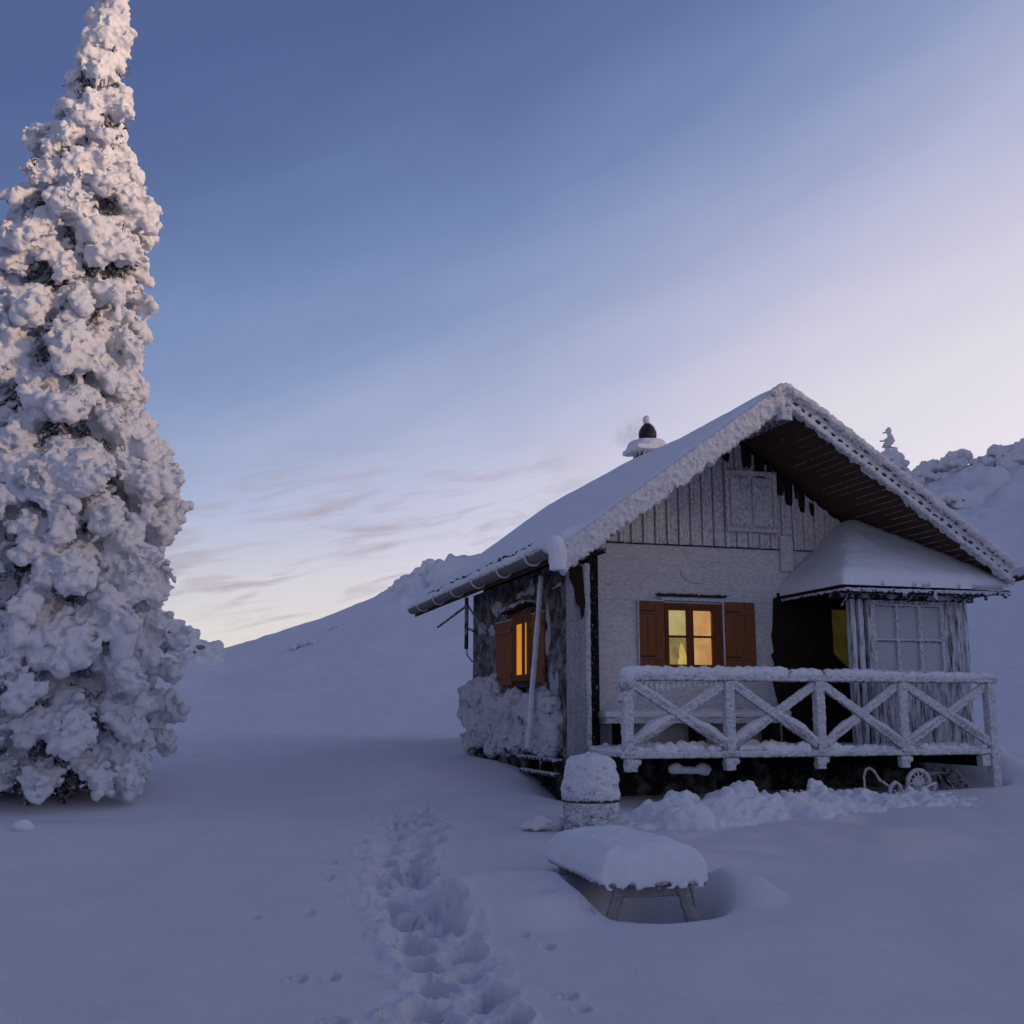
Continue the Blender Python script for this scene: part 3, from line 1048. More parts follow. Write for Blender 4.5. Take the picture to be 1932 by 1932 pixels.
# sill timbers below the plinth
tb = MB()
tb.beam((UL - 0.10, 1.36, 0.93), (UL - 0.10, 2.95, 0.93), 0.10, 0.045)
tb.beam((UL - 0.16, 1.2, 0.77), (UL - 0.16, 2.6, 0.77), 0.08, 0.05)
frosted('sill_beam', tb, mat_rime('sill_frost', cover=0.46, scale=15, up=0.5, ice=(0.55, 0.56, 0.6)), cabin, 0.012, ((0.006, 14, 3, ''),))
for v in (1.95, 2.5):
    part('sill_post', MB().box((UL - 0.08, v, 0.6), (UL + 0.0, v + 0.12, 0.9)), VOID, cabin)


# ------------------------------------------------------------------ windows
def shutter(u0, u1, z0, z1, vface, parent, plane='front'):
    mb = MB()
    t0 = 0.028
    if plane == 'front':
        n_ = 3
        for i in range(n_):
            a = u0 + (u1 - u0) * i / n_
            b = u0 + (u1 - u0) * (i + 1) / n_ - 0.004
            mb.box((a, vface - t0, z0), (b, vface, z1))
        for f in (0.10, 0.80):
            zz = z0 + (z1 - z0) * f
            mb.box((u0 + 0.01, vface - t0 - 0.016, zz), (u1 - 0.01, vface - t0 + 0.002, zz + 0.075))
    else:
        n_ = 3
        for i in range(n_):
            a = u0 + (u1 - u0) * i / n_
            b = u0 + (u1 - u0) * (i + 1) / n_ - 0.004
            mb.box((vface - t0, a, z0), (vface, b, z1))
        for f in (0.10, 0.80):
            zz = z0 + (z1 - z0) * f
            mb.box((vface - t0 - 0.016, u0 + 0.01, zz), (vface - t0 + 0.002, u1 - 0.01, zz + 0.075))
    o = part('shutter', mb, BROWN, parent, bevel=0.003)
    # hinge straps
    for f in (0.135, 0.835):
        hg = MB()
        zz = z0 + (z1 - z0) * f
        if plane == 'front':
            hg.box((u0 + 0.02, vface - t0 - 0.022, zz), (u0 + 0.2, vface - t0 - 0.012, zz + 0.018))
        else:
            hg.box((vface - t0 - 0.022, u0 + 0.02, zz), (vface - t0 - 0.012, u0 + 0.2, zz + 0.018))
        part('hinge', hg, IRON, o)
    # frost rind on the top edge
    fr = MB()
    if plane == 'front':
        fr.box((u0 - 0.01, vface - t0 - 0.01, z1 + .001), (u1, vface + 0.0, z1 + 0.022))
    else:
        fr.box((vface - t0 - 0.01, u0 - 0.01, z1 + .001), (vface, u1, z1 + 0.018))
    frosted('frost_rim', fr, RIME_THICK, o, 0.010, ((0.006, 24, 2, ''),))
    return o


# front window
PZ0, PZ1 = 2.07, 2.745
wbm = MB()
wbm.box((wu0 + .001, VF + 0.072, wz0 + .001), (1.19, VF + 0.158, wz1 - .001))
win = part('window', wbm, BROWN_DK, cabin)
fm = MB()
fm.box((wu0, VF - 0.03, wz0), (1.205, VF + 0.07, wz1))
fm.box((1.80, VF - 0.03, wz0), (wu1, VF + 0.07, wz1))
fm.box((1.205, VF - 0.029, PZ1), (1.80, VF + 0.069, wz1))
fm.box((1.205, VF - 0.029, wz0), (1.80, VF + 0.069, PZ0))
fm.box((1.455, VF - 0.02, PZ0), (1.545, VF + 0.06, PZ1))
for (a, b) in ((1.205, 1.455), (1.545, 1.80)):
    fm.box((a, VF - 0.005, 2.405), (b, VF + 0.05, 2.432))
part('window_frame', fm, BROWN_DK, win, bevel=0.004)
G_Y = mat_pane('pane_yellow', srgb(170, 156, 100), srgb(206, 192, 132), 0.80, 4.0, 0.30, 0.3)
G_O = mat_pane('pane_orange', srgb(196, 142, 82), srgb(224, 178, 116), 0.80, 4.0, 0.30, 1.7)
G_D = mat_pane('pane_dim', srgb(108, 98, 66), srgb(158, 140, 82), 0.80, 5.0, 0.30, 2.2)
for (a, b, z0, z1, m_) in ((1.205, 1.455, 2.432, PZ1, G_Y), (1.545, 1.80, 2.432, PZ1, G_O), (1.205, 1.455, PZ0, 2.405, G_D), (1.545, 1.80, PZ0, 2.405, G_O)):
    part('pane', MB().box((a + .001, VF + 0.02, z0 + .001), (b - .001, VF + 0.026, z1 - .001)), m_, win)
# something bright hanging close behind the lower left pane
br = MB()
br.prism([(1.335, PZ0 + .004), (1.45, PZ0 + .004), (1.45, 2.19), (1.425, 2.25), (1.41, 2.31), (1.385, 2.345), (1.365, 2.30), (1.35, 2.23), (1.36, 2.16), (1.335, 2.12)], VF + 0.011, VF + 0.018)
part('curtain', br, mat_pane('curtain_glow', srgb(200, 168, 76), srgb(226, 200, 112), 0.8, 9.0), win)
shutter(0.80, 1.145, 2.05, 2.845, VF - 0.012, cabin)
shutter(1.975, 2.40, 2.05, 2.86, VF - 0.012, cabin)
ws = MB()
ws.box((0.785, VF - 0.05, 2.05), (0.802, VF - 0.002, 2.86))
ws.box((1.945, VF - 0.05, 2.05), (1.965, VF - 0.002, 2.88))
frosted('frost_rim', ws, RIME_THICK, win, 0.010, ((0.005, 24, 2, ''),))
wh = MB()
wh.box((1.05, VF - 0.10, 2.915), (1.98, VF + 0.0, 2.955))
frosted('window_hood', wh, mat_rime('hood_frost', cover=0.40, scale=20, up=0.6, ice=(0.66, 0.68, 0.73)), cabin, 0.012, ((0.008, 14, 3, ''),))
wh = MB()
wh.box((1.10, VF - 0.05, 2.86), (1.95, VF + 0.0, 2.905))
part('lintel', wh, RIME, cabin)

# side window
swin = part('window', MB().box((UL - 0.022, sv0 + .021, sz0 + .001), (UL - 0.018, sv1 - .061, sz1 - .021)), mat_pane('side_pane', srgb(206, 128, 24), srgb(226, 150, 44), 0.8, 2.0), cabin)
fm = MB()
fm.box((UL - 0.045, sv0 - 0.16, 1.89), (UL - 0.001, sv0 + 0.02, 2.80))
fm.box((UL - 0.045, sv1 - 0.06, 1.89), (UL - 0.001, sv1 + 0.10, 2.80))
fm.box((UL - 0.044, sv0 + 0.02, 2.66), (UL - 0.002, sv1 - 0.06, 2.80))
fm.box((UL - 0.044, sv0 + .02, 1.89), (UL - 0.002, sv1 - .06, 1.98))
fm.box((UL - 0.043, 2.91, 1.98), (UL - 0.003, 3.0, 2.66))
part('window_frame', fm, BROWN_DK, swin, bevel=0.004)
shutter(sv1 + 0.11, 4.28, 1.86, 2.74, UL - 0.012, cabin, 'side')
shutter(2.05, sv0 - 0.17, 1.86, 2.74, UL - 0.012, cabin, 'side')
sl = MB()
sl.box((UL - 0.10, sv0 - 0.2, 1.80), (UL + 0.0, sv1 + 0.14, 1.855))
part('window_sill', sl, DARK_WOOD, swin, bevel=0.006)
hd = MB()
hd.beam((UL - 0.09, 2.45, 2.90), (UL - 0.09, 3.72, 2.86), 0.17, 0.06)
frosted('window_hood', hd, mat_rime('side_hood', cover=0.58, scale=14, up=0.4, ice=(0.52, 0.53, 0.57), wood=(0.03, 0.02, 0.015)), cabin, 0.016, ((0.022, 9, 3, ''),))
# clumps of wind-blown snow stuck to the dark boards
for (v, z, a, b) in ((4.35, 2.98, 0.26, 0.16), (2.72, 3.10, 0.20, 0.10), (3.1, 3.06, 0.3, 0.04), (1.95, 2.55, 0.10, 0.30), (2.02, 2.30, 0.07, 0.18), (5.1, 2.72, 0.30, 0.14), (4.6, 2.68, 0.2, 0.08), (1.75, 1.75, 0.16, 0.2), (1.85, 1.95, 0.10, 0.14), (2.35, 3.12, 0.14, 0.03), (1.6, 3.02, 0.25, 0.03)):
    cl_ = MB()
    for _ in range(7):
        cl_.ell((UL - 0.005, v + random.uniform(-a, a) * 0.7, z + random.uniform(-b, b) * 0.7), (0.02, a * random.uniform(.3, .6), b * random.uniform(.35, .7)), 2)
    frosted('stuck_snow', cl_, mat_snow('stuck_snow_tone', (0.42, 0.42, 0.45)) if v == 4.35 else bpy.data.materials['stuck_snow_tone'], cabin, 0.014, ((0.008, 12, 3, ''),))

# cable loop hanging on the front wall, wall bracket with stays at the rear corner
lp = MB()
cu, cz, rr_ = 1.62, 3.26, 0.17
lp.tube([(cu + rr_ * math.cos(th) * 1.35, VF - 0.012, cz + rr_ * math.sin(th)) for th in np.linspace(R(185), R(300), 16)], 0.004, 6)
part('cable', lp, mat_rime('cable_frost', cover=0.56, scale=14, ice=(.6, .6, .63), wood=(.15, .15, .15)), cabin, True)
bk = MB()
bk.tube([(UL - 0.16, 5.55, 2.45), (UL - 0.16, 5.55, 3.25)], 0.032, 8)
bk.tube([(UL - 0.16, 5.56, 3.12), (UL - 0.46, 6.25, 2.83)], 0.018, 6)
bk.tube([(UL - 0.16, 5.52, 3.14), (UL - 0.05, 4.75, 2.62)], 0.016, 6)
bk.tube([(UL - 0.16, 5.55, 2.78), (UL - 0.0, 5.5, 2.70)], 0.02, 6)
bk.tube([(UL - 0.16, 5.55, 2.50), (UL - 0.15, 5.53, 2.35), (UL - 0.08, 5.5, 2.26), (UL - 0.0, 5.48, 2.28)], 0.012, 6)
part('wall_bracket', bk, mat_rime('bracket_frost', cover=0.52, scale=14, up=0.2, ice=(0.5, 0.52, 0.56), wood=(0.05, 0.05, 0.055)), cabin, True)

# ------------------------------------------------------------------ porch deck and railing
dk = MB()
u = -0.02
dk.box((-0.06, 0.0, 1.01), (4.70, VF - 0.005, 1.06))
deck = frosted('deck', dk, RIME, cabin, 0.02, ((0.006, 14, 3, ''),))
fz = MB()
fz.beam((-0.07, -0.01, 1.035), (4.72, -0.01, 1.035), 0.05, 0.07)
frosted('deck_edge', fz, RIME_RAIL, deck, 0.012, ((0.008, 16, 3, ''),))
ds = MB()
ds.box((-0.03, 0.03, 1.05), (4.66, VF - 0.02, 1.10))
for i in range(260):
    u = random.uniform(0.0, 4.6)
    v = random.uniform(0.0, 0.24) if i < 190 else random.uniform(0.1, 1.3)
    s_ = random.uniform(0.025, 0.07) * (1.25 if (u < 1.0 or 1.7 < u < 2.6) else 0.7)
    ds.ell((u, v, 1.08 + random.uniform(0, 0.03)), (s_ * 1.3, s_, s_), 1)
frosted('deck_snow', ds, SNOW, deck, 0.016, ((0.018, 12, 3, ''), (0.007, 34, 2, '')))
for (u0, u1) in ((-0.01, 0.12), (1.16, 1.28), (2.29, 2.40), (3.38, 3.49), (4.48, 4.58)):
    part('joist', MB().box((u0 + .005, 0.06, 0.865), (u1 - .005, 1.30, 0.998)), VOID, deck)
    jb = MB()
    jb.box((u0, -0.03, 0.865), (u1, 0.07, 1.0))
    jb.box((u1 - .01, -0.01, 0.93), (u1 + 0.055, 0.06, 1.0))
    frosted('joist_end', jb, RIME_RAIL, deck, 0.014, ((0.009, 16, 3, ''),))

POSTS = [0.02, 1.225, 2.355, 3.44, 4.66]
rl = MB()
rl.box((-0.06, -0.055, 1.83), (4.75, 0.055, 1.905))
rail = frosted('railing', rl, RIME_RAIL, cabin, 0.012, ((0.012, 18, 3, ''), (0.006, 44, 2, '')))
rs_ = MB()
for (ua, ub, big) in ((-0.05, 1.02, 1.0), (1.0, 1.96, 1.05), (2.0, 2.40, 0.95), (2.44, 3.2, 0.85), (3.18, 4.72, 0.62)):
    n_ = int((ub - ua) / 0.05)
    pts_ = [(ua + (ub - ua) * i / n_, random.uniform(-.008, .008), 1.905 + 0.022 * big + random.uniform(-.008, .008)) for i in range(n_ + 1)]
    rr_2 = [(0.058 + random.uniform(-.008, .010)) * big for _ in pts_]
    rr_2[0] *= 0.75
    rr_2[-1] *= 0.75
    rs_.tube(pts_, rr_2, 10)
frosted('rail_snow', rs_, SNOW, rail, 0.012, ((0.016, 14, 3, ''), (0.007, 40, 2, '')))
for i, u in enumerate(POSTS):
    pb_ = MB()
    zb = 0.45 if i == 4 else 1.04
    pb_.box((u - 0.055, -0.05, zb), (u + 0.055, 0.06, 1.83))
    if i == 0:
        pb_.box((u - 0.09, -0.01, 1.60), (u + 0.03, 0.09, 1.86))
        pb_.ell((u - 0.02, -.02, 1.82), (0.10, 0.09, 0.12), 2)
    frosted('post', pb_, RIME_RAIL, rail, 0.012, ((0.007, 18, 3, ''), (0.004, 44, 2, '')))
for i in range(4):
    a, b = POSTS[i] + 0.04, POSTS[i + 1] - 0.04
    for k_ in (0, 1):
        xb = MB()
        z0, z1 = 1.13, 1.80
        vv = 0.012 if k_ else -0.012
        if k_:
            xb.beam((a, vv, z0), (b, vv, z1), 0.05, 0.10)
        else:
            xb.beam((a, vv, z1), (b, vv, z0), 0.05, 0.10)
        # snow lodged along the upper side of each brace, deepest where it meets the lower post
        pts_, rad_ = [], []
        for j in range(15):
            f = j / 14.0
            low = f if not k_ else 1 - f
            uu = a + (b - a) * f
            zz = (z0 + (z1 - z0) * f) if k_ else (z1 + (z0 - z1) * f)
            r2 = (0.026 + 0.016 * math.sin(3 * f + i) * math.sin(7 * f + 2 * i) + 0.045 * max(0, 1 - abs(low - 0.78) / 0.3)) * (1.15 if i < 2 else 0.75)
            pts_.append((uu, vv, zz + 0.03))
            rad_.append(max(0.016, r2))
        xb.tube(pts_, rad_, 8)
        frosted('brace', xb, RIME_RAIL, rail, 0.012, ((0.007, 18, 3, ''), (0.004, 44, 2, '')))
# rime bridging the first bay below the top rail
ib = MB()
for j in range(16):
    u = 0.10 + j * 0.065
    h_ = (0.19 - 0.010 * j) * random.uniform(0.45, 1.15)
    ib.ell((u, 0.0, 1.82 - h_ * 0.5), (0.026, 0.03, max(0.03, h_ * 0.55)), 1)
frosted('hanging_rime', ib, RIME_THICK, rail, 0.011, ((0.008, 22, 2, ''),))

# ------------------------------------------------------------------ glazed porch with its own roof
pu0, pu1, pv0 = 3.07, 4.76, 0.42
pw = MB()
pw.box((3.42, pv0, 1.06), (pu1, pv0 + 0.08, 1.98))
pw.box((3.42, pv0 + .001, 2.76), (pu1, pv0 + 0.079, 2.93))
pw.box((4.40, pv0 + .002, 1.98), (pu1, pv0 + 0.078, 2.76))
x = 3.44
while x < pu1 - 0.04:
    pw.box((x, pv0 - 0.018, 1.06), (x + 0.05, pv0 + 0.01, 1.93))
    x += 0.125
for x in (4.47, 4.58, 4.70):
    pw.box((x, pv0 - 0.03, 1.93), (x + 0.05, pv0 + 0.01, 2.93))
porch = frosted('porch_wall', pw, RIME_PORCH, cabin, 0.014, ((0.0035, (14, 14, 8), 3, ''),))
pw = MB()
pw.box((pu1 - 0.07, pv0 + 0.08, 1.06), (pu1, VF - 0.01, 2.93))
part('porch_wall', pw, RIME_PORCH, cabin)
for x in (3.085, 3.20, 3.33):
    pp = MB()
    pp.box((x, pv0 - 0.02, 1.06), (x + 0.075, pv0 + 0.07, 2.93))
    frosted('porch_post', pp, RIME_PORCH, cabin, 0.013, ((0.005, (16, 16, 8), 3, ''),))
pwn = part('window', MB().box((3.45, pv0 + 0.02, 1.98), (4.40, pv0 + 0.04, 2.76)), mat_rime('iced_glass', cover=0.75, scale=40, soft=0.2, ice=(0.52, 0.54, 0.58), wood=(0.2, 0.2, 0.22)), cabin)
mu = MB()
for x in (3.42, 3.745, 4.065, 4.385):
    mu.box((x - 0.022, pv0 - 0.02, 1.96), (x + 0.022, pv0 + 0.05, 2.79))
for z in (1.97, 2.35, 2.775):
    mu.box((3.42, pv0 - 0.012, z - 0.016), (4.40, pv0 + 0.05, z + 0.016))
frosted('window_frame', mu, RIME, pwn, 0.011, ((0.006, 22, 3, ''),))
# dark bare boards and door inside the open side of the porch
dd = MB()
dd.box((2.74, VF - 0.02, 1.06), (pu1 - 0.08, VF - 0.002, 3.0))
part('bare_board', dd, DARK_WOOD, cabin)
dd = MB()
dd.prism([(2.60, 1.98), (2.76, 1.3), (2.76, 2.95), (2.68, 2.93), (2.66, 2.6), (2.635, 2.45), (2.66, 2.25), (2.62, 2.2), (2.66, 2.1)], VF - 0.03, VF - 0.012)
part('bare_board', dd, DARK_WOOD, cabin)
dr = part('door', MB().box((3.02, VF - 0.06, 1.08), (3.80, VF - 0.021, 2.92)), DARK_WOOD, cabin)
part('pane', MB().prism([(3.50, 2.80), (3.72, 2.80), (3.72, 2.03), (3.50, 2.24)], VF - 0.07, VF - 0.061), mat_pane('door_pane', srgb(38, 34, 12), srgb(56, 49, 18), 0.8, 3.0), dr)
part('door_handle', MB().box((3.08, VF - 0.12, 2.02), (3.11, VF - 0.06, 2.16)), IRON, dr)
tb = MB()
tb.box((2.86, pv0 - 0.03, 2.83), (pu1 + .1, pv0 + 0.06, 2.91))
frosted('porch_beam', tb, mat_rime('porch_beam_frost', cover=0.50, scale=9, soft=0.05, ice=(0.55, 0.57, 0.62), wood=(0.025, 0.02, 0.018)), cabin, 0.014, ((0.008, 14, 3, ''),))
# roof of the porch: hipped, leaning on the front wall
eu0, eu1, ev0, ez = 2.80, 5.14, 0.08, 2.955
ap = (3.97, VF, 3.93)
pr = MB()
A = (eu0, ev0, ez); B = (eu1, ev0, ez + 0.02); C_ = (eu1, VF, ez + 0.02); D = (eu0 - .02, VF, ez)
th = 0.045
pr.add([A, B, C_, D, (3.72, VF, ap[2] - .1), (3.90, VF, ap[2] - .1), tuple(np.array(A) - (0, 0, th)), tuple(np.array(B) - (0, 0, th)), tuple(np.array(C_) - (0, 0, th)), tuple(np.array(D) - (0, 0, th))],
       [(0, 1, 5, 4), (3, 0, 4), (1, 2, 5), (9, 8, 7, 6), (0, 6, 7, 1), (3, 9, 6, 0), (1, 7, 8, 2), (2, 8, 9, 3, 4, 5)])
proof = part('porch_roof', pr, DARK_WOOD, cabin)
ns, nt = 90, 60
V_, F_ = [], []
for i in range(ns + 1):
    for j in range(nt + 1):
        uu = eu0 - 0.03 + (eu1 - eu0 + 0.06) * i / ns
        vv = ev0 - 0.03 + (VF - ev0 + 0.03) * j / nt
        hz = min(1.0, (uu - eu0 + .03) / 0.96, (eu1 + .03 - uu) / 1.30, (vv - ev0 + .03) / 1.22)
        V_.append((uu, vv, hz))
V_ = np.array(V_)
H_ = V_[:, 2].reshape(ns + 1, nt + 1)
for _ in range(10):          # soften hips
    Hp = np.pad(H_, 1, mode='edge')
    sm_ = (Hp[:-2, 1:-1] + Hp[2:, 1:-1] + Hp[1:-1, :-2] + Hp[1:-1, 2:]) / 4
    edge = np.zeros_like(H_, bool)
    edge[0] = edge[-1] = True
    edge[:, 0] = True
    H_ = np.where(edge, H_, sm_)
e_ = np.minimum(1, H_ / 0.09)
thick = 0.13 * np.sqrt(np.clip(1 - (1 - e_) ** 2, 0, 1))
Pn_ = np.stack([V_[:, 0], V_[:, 1], 0 * V_[:, 0]], -1)
zt = ez + 0.01 + 0.90 * H_ + thick + (0.02 * fbm(Pn_ * 2.2, 3) + 0.008 * fbm(Pn_ * 9, 2)).reshape(H_.shape)
top = np.stack([V_[:, 0], V_[:, 1], zt.ravel()], -1)
bot = np.stack([V_[:, 0], V_[:, 1], (ez + .004 + 0.80 * H_).ravel()], -1)
ix = np.arange((ns + 1) * (nt + 1)).reshape(ns + 1, nt + 1)
q1 = np.stack([ix[:-1, :-1], ix[1:, :-1], ix[1:, 1:], ix[:-1, 1:]], -1).reshape(-1, 4)
rim = np.concatenate([ix[:, 0], ix[-1, 1:], ix[-2::-1, -1], ix[0, -2:0:-1]])
nn = len(top)
mb_ = MB()
mb_.add(np.concatenate([top, bot]), np.concatenate([q1, q1[:, ::-1] + nn, np.stack([rim, np.roll(rim, -1), np.roll(rim, -1) + nn, rim + nn], -1)]).tolist())
part('roof_snow', mb_, SNOW, proof, True)
# frosted eave strips with hanging lumps
ev = MB()
ev.beam((eu0, ev0 - 0.015, ez - 0.055), (eu1, ev0 - 0.015, ez - 0.035), 0.03, 0.05)
ev.beam((eu0 - .01, ev0, ez - 0.055), (eu0 - .03, VF - .03, ez - 0.055), 0.03, 0.04)
for (uu, h_) in ((3.62, 0.10), (4.05, 0.13), (4.78, 0.08), (5.06, 0.05), (4.42, 0.04), (4.58, 0.04), (3.5, 0.04)):
    ev.ell((uu, ev0 - 0.015, ez - 0.04 - h_ * 0.5), (0.028, 0.028, h_ * 0.65), 2)
for (uu, h_) in ((2.95, 0.22), (3.86, 0.15), (4.60, 0.13)):
    ev.beam((uu + .05, ev0 + 0.1, ez - 0.03), (uu, pv0 - .06, ez - h_), 0.03, 0.03)
frosted('eave_strip', ev, mat_rime('eave_frost', cover=0.55, scale=24, up=0.3, ice=(0.62, 0.64, 0.69), wood=(0.02, 0.016, 0.014)), proof, 0.011, ((0.007, 18, 3, ''),))
# board between porch roof and wall on its left
vb = MB()
vb.box((2.80, VF - 0.07, 3.28), (2.98, VF - 0.01, 3.75))
frosted('flashing_board', vb, RIME_WALL, cabin, 0.016, ((0.012, 12, 3, ''),))

# lamp in the room behind the front window
ld = bpy.data.lights.new('room_lamp', 'POINT')
ld.energy = 900.0
ld.color = (1.0, 0.66, 0.32)
ld.shadow_soft_size = 0.05
lo = bpy.data.objects.new('room_lamp', ld)
lo.parent = cabin
lo.location = (1.70, 2.60, 3.10)
COL.objects.link(lo)
# ceiling and floor of the room
part('ceiling', MB().box((UL + 0.17, VF + 0.17, 3.24), (URt - 0.17, 5.59, 3.28)), DARK_WOOD, cabin)
part('floor', MB().box((UL + 0.17, VF + 0.17, 0.985), (URt - 0.17, 5.59, 1.06)), DARK_WOOD, cabin)

# ------------------------------------------------------------------ things on and under the deck
bn = empty('bench', house(1.35, 1.25, 1.06), PHI)
tag(bn, 'low snow-covered bench along the porch wall under the lit window', 'bench')
b_ = MB()
b_.box((-1.15, -0.20, 0.30), (1.25, 0.22, 0.36))
part('seat', b_, RIME, bn)
b_ = MB()
b_.box((-1.17, -0.21, 0.361), (1.27, 0.23, 0.44))
for i in range(40):
    b_.ell((random.uniform(-1.1, 1.2), random.uniform(-.12, .2), 0.42), (0.16, 0.10, 0.06), 1)
frosted('seat_snow', b_, SNOW, bn, 0.02, ((0.012, 8, 3, ''),), 2)
for x in (-0.95, 0.05, 1.05):
    part('leg', MB().box((x, -0.16, 0.02), (x + 0.08, 0.16, 0.299)), DARK_WOOD, bn)

lg = MB()
lg.tube([(0, 0, 0), (0.15, 0.0, -0.01), (0.34, -0.01, -0.02), (0.46, -0.01, -0.03)], [0.050, 0.042, 0.042, 0.05], 10)
lg.ell((0.06, -.02, 0.01), (0.085, 0.06, 0.062), 2)
lg.ell((0.40, -.02, 0.0), (0.10, 0.06, 0.065), 2)
p_ = house(0.66, 0.36, 0.87)
o = link('log', fused(lg, 0.012, ((0.008, 12, 3, ''),), 1), SNOW, None, True)
o.location = p_
o.rotation_euler = (0, 0, PHI)
tag(o, 'snow-crusted short log sticking out from the dark under the deck', 'log')

# old hand cart
cart = empty('hand_cart', house(3.62, 0.10, 0.55), PHI)
tag(cart, 'frosted hand cart with round wheel and hooped handle half buried under the deck', 'cart')
wl = MB()
cwx, cwz, wr = 0.07, 0.13, 0.145
for k_ in range(40):
    th = 2 * math.pi * k_ / 40
    wl.ell((cwx + wr * math.cos(th), 0.02, cwz + wr * math.sin(th)), (0.034, 0.032, 0.034), 1)
wheel = frosted('wheel', wl, RIME_RAIL, cart, 0.010, ((0.006, 26, 2, ''),))
hbm = MB()
hbm.lathe([(0.085, -0.012), (0.085, 0.012)], (cwx, 0.02, cwz), 20, 'Y')
frosted('rim', hbm, RIME_RAIL, wheel, 0.008, ((0.006, 22, 2, ''),))
for k_ in range(12):
    th = 2 * math.pi * k_ / 12
    part('spoke', MB().beam((cwx + 0.08 * math.cos(th), 0.02, cwz + 0.08 * math.sin(th)), (cwx + 0.125 * math.cos(th), 0.02, cwz + 0.125 * math.sin(th)), 0.016, 0.016, up=(0, 1, 0)), RIME_RAIL, wheel)
fr_ = MB()
fr_.tube([(-0.06, -0.06, 0.03), (0.10, -0.08, 0.09), (0.235, -0.08, 0.135)], 0.022, 8)
fr_.tube([(0.235, -0.08, 0.135), (0.20, -0.07, 0.05), (0.15, -0.06, -0.06)], 0.020, 8)
fr_.tube([(-0.06, -0.06, 0.03), (-0.30, -.04, 0.02)], 0.02, 8)
frosted('frame', fr_, RIME_RAIL, cart, 0.010, ((0.007, 20, 2, ''),))
fr_ = MB()
fr_.tube([(-0.60, 0.10, 0.06), (-0.60, 0.10, 0.22), (-0.57, 0.10, 0.29), (-0.52, 0.10, 0.305), (-0.47, 0.09, 0.27), (-0.42, 0.06, 0.17), (-0.34, 0.0, 0.10)], 0.017, 8)
fr_.tube([(-0.36, -.02, -0.02), (-0.34, -.03, 0.10), (-0.29, -.04, 0.15), (-0.24, -.05, 0.12), (-0.215, -.06, 0.02)], 0.026, 8)
frosted('handle', fr_, RIME_RAIL, cart, 0.009, ((0.006, 22, 2, ''),))

tr_ = empty('trestle', house(4.12, 0.45, 0.50), PHI)
tag(tr_, 'frosted wooden trestle leaning in the dark beside the cart wheel', 'trestle')
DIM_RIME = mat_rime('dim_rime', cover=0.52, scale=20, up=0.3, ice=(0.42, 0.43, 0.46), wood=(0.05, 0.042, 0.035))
b_ = MB()
b_.beam((-0.14, 0, 0.27), (0.20, 0, 0.255), 0.05, 0.05)
frosted('top_bar', b_, DIM_RIME, tr_, 0.011, ((0.006, 16, 3, ''),))
for (a, b) in (((-0.10, 0, 0.26), (-0.14, 0, -0.02)), ((0.08, -.02, 0.25), (0.13, -.03, -0.02)), ((0.16, .02, 0.26), (0.40, .03, -0.02)), ((0.20, 0, 0.20), (0.20, 0.0, 0.35))):
    b_ = MB()
    b_.beam(a, b, 0.035, 0.045, up=(0, 1, 0))
    frosted('leg', b_, DIM_RIME, tr_, 0.011, ((0.006, 16, 3, ''),))
for (u, w_, lab) in ((4.42, 0.09, 'narrow frosted plank leaning against the wall beside the trestle'), (4.58, 0.16, 'wide frosted plank leaning next to the corner post under the deck')):
    b_ = MB()
    b_.beam((0.18 if w_ > .1 else .1, -0.10, -0.02), (0, 0.16, 0.33), w_, 0.03, up=(0.3, 1, 0.4))
    o = link('plank', fused(b_, 0.012, ((0.007, 14, 3, ''),)), DIM_RIME, None, True)
    o.location = house(u - .1, 0.5, 0.50)
    o.rotation_euler = (0, 0, PHI)
    tag(o, lab, 'plank', 'planks leaning under the deck')

# shovelled snow along the front of the deck
hp = MB()
PK = [(-0.05, 0.05, 0.34), (0.36, 0.25, 0.36), (0.74, 0.10, 0.32), (1.10, 0.35, 0.40), (1.40, 0.20, 0.34), (1.70, 0.14, 0.34), (2.0, 0.15, 0.36), (2.4, 0.11, 0.38), (2.8, 0.07, 0.40), (3.2, 0.05, 0.36), (3.5, 0.02, 0.34)]


def world_to_house(x, y):
    d = np.array([x, y]) - P0
    return d @ U2, d @ V2


for (u, h_, wd) in PK:
    p = house(u, -0.42)
    g = gz1(p[0], p[1])
    for _ in range(6):
        a_, b_ = random.uniform(-.6, .6) * wd, random.uniform(-.22, .12)
        k2 = random.uniform(0.45, 0.95) * (1 - 0.5 * abs(a_) / wd)
        hp.ell((u + a_, -0.42 + b_, g - 0.06), (wd * random.uniform(.7, 1.1), random.uniform(.36, .55), h_ * k2 + 0.06), 2)
    hp.ell((u, -0.42, g - 0.04), (wd * 0.55, 0.36, h_ + 0.04), 2)
for i in range(110):
    u = random.uniform(-0.2, 3.5)
    hk = np.interp(u, [a[0] for a in PK], [a[1] for a in PK])
    v = -0.42 + random.gauss(0, 0.27) - 0.12
    t_ = min(1, abs(v + 0.42) / 0.45)
    p = house(u, v)
    g = gz1(p[0], p[1])
    s_ = random.uniform(0.016, 0.045) if random.random() < 0.88 else random.uniform(0.045, 0.085)
    hp.ell((u, v, g + hk * math.sqrt(max(0, 1 - t_ * t_)) + 0.0), (s_ * random.uniform(.8, 1.4), s_, s_ * random.uniform(.7, 1.1)), 1)
hm = fused(hp, 0.018, ((0.050, 2.6, 3, ''), (0.024, 8, 3, ''), (0.009, 26, 3, '')), 8)
heap = link('snow_heap', hm, SNOW, None, True)
heap.location = (P0[0], P0[1], 0)
heap.rotation_euler = (0, 0, PHI)
tag(heap, 'long lumpy heap of shovelled snow below the porch railing', 'snow heap')

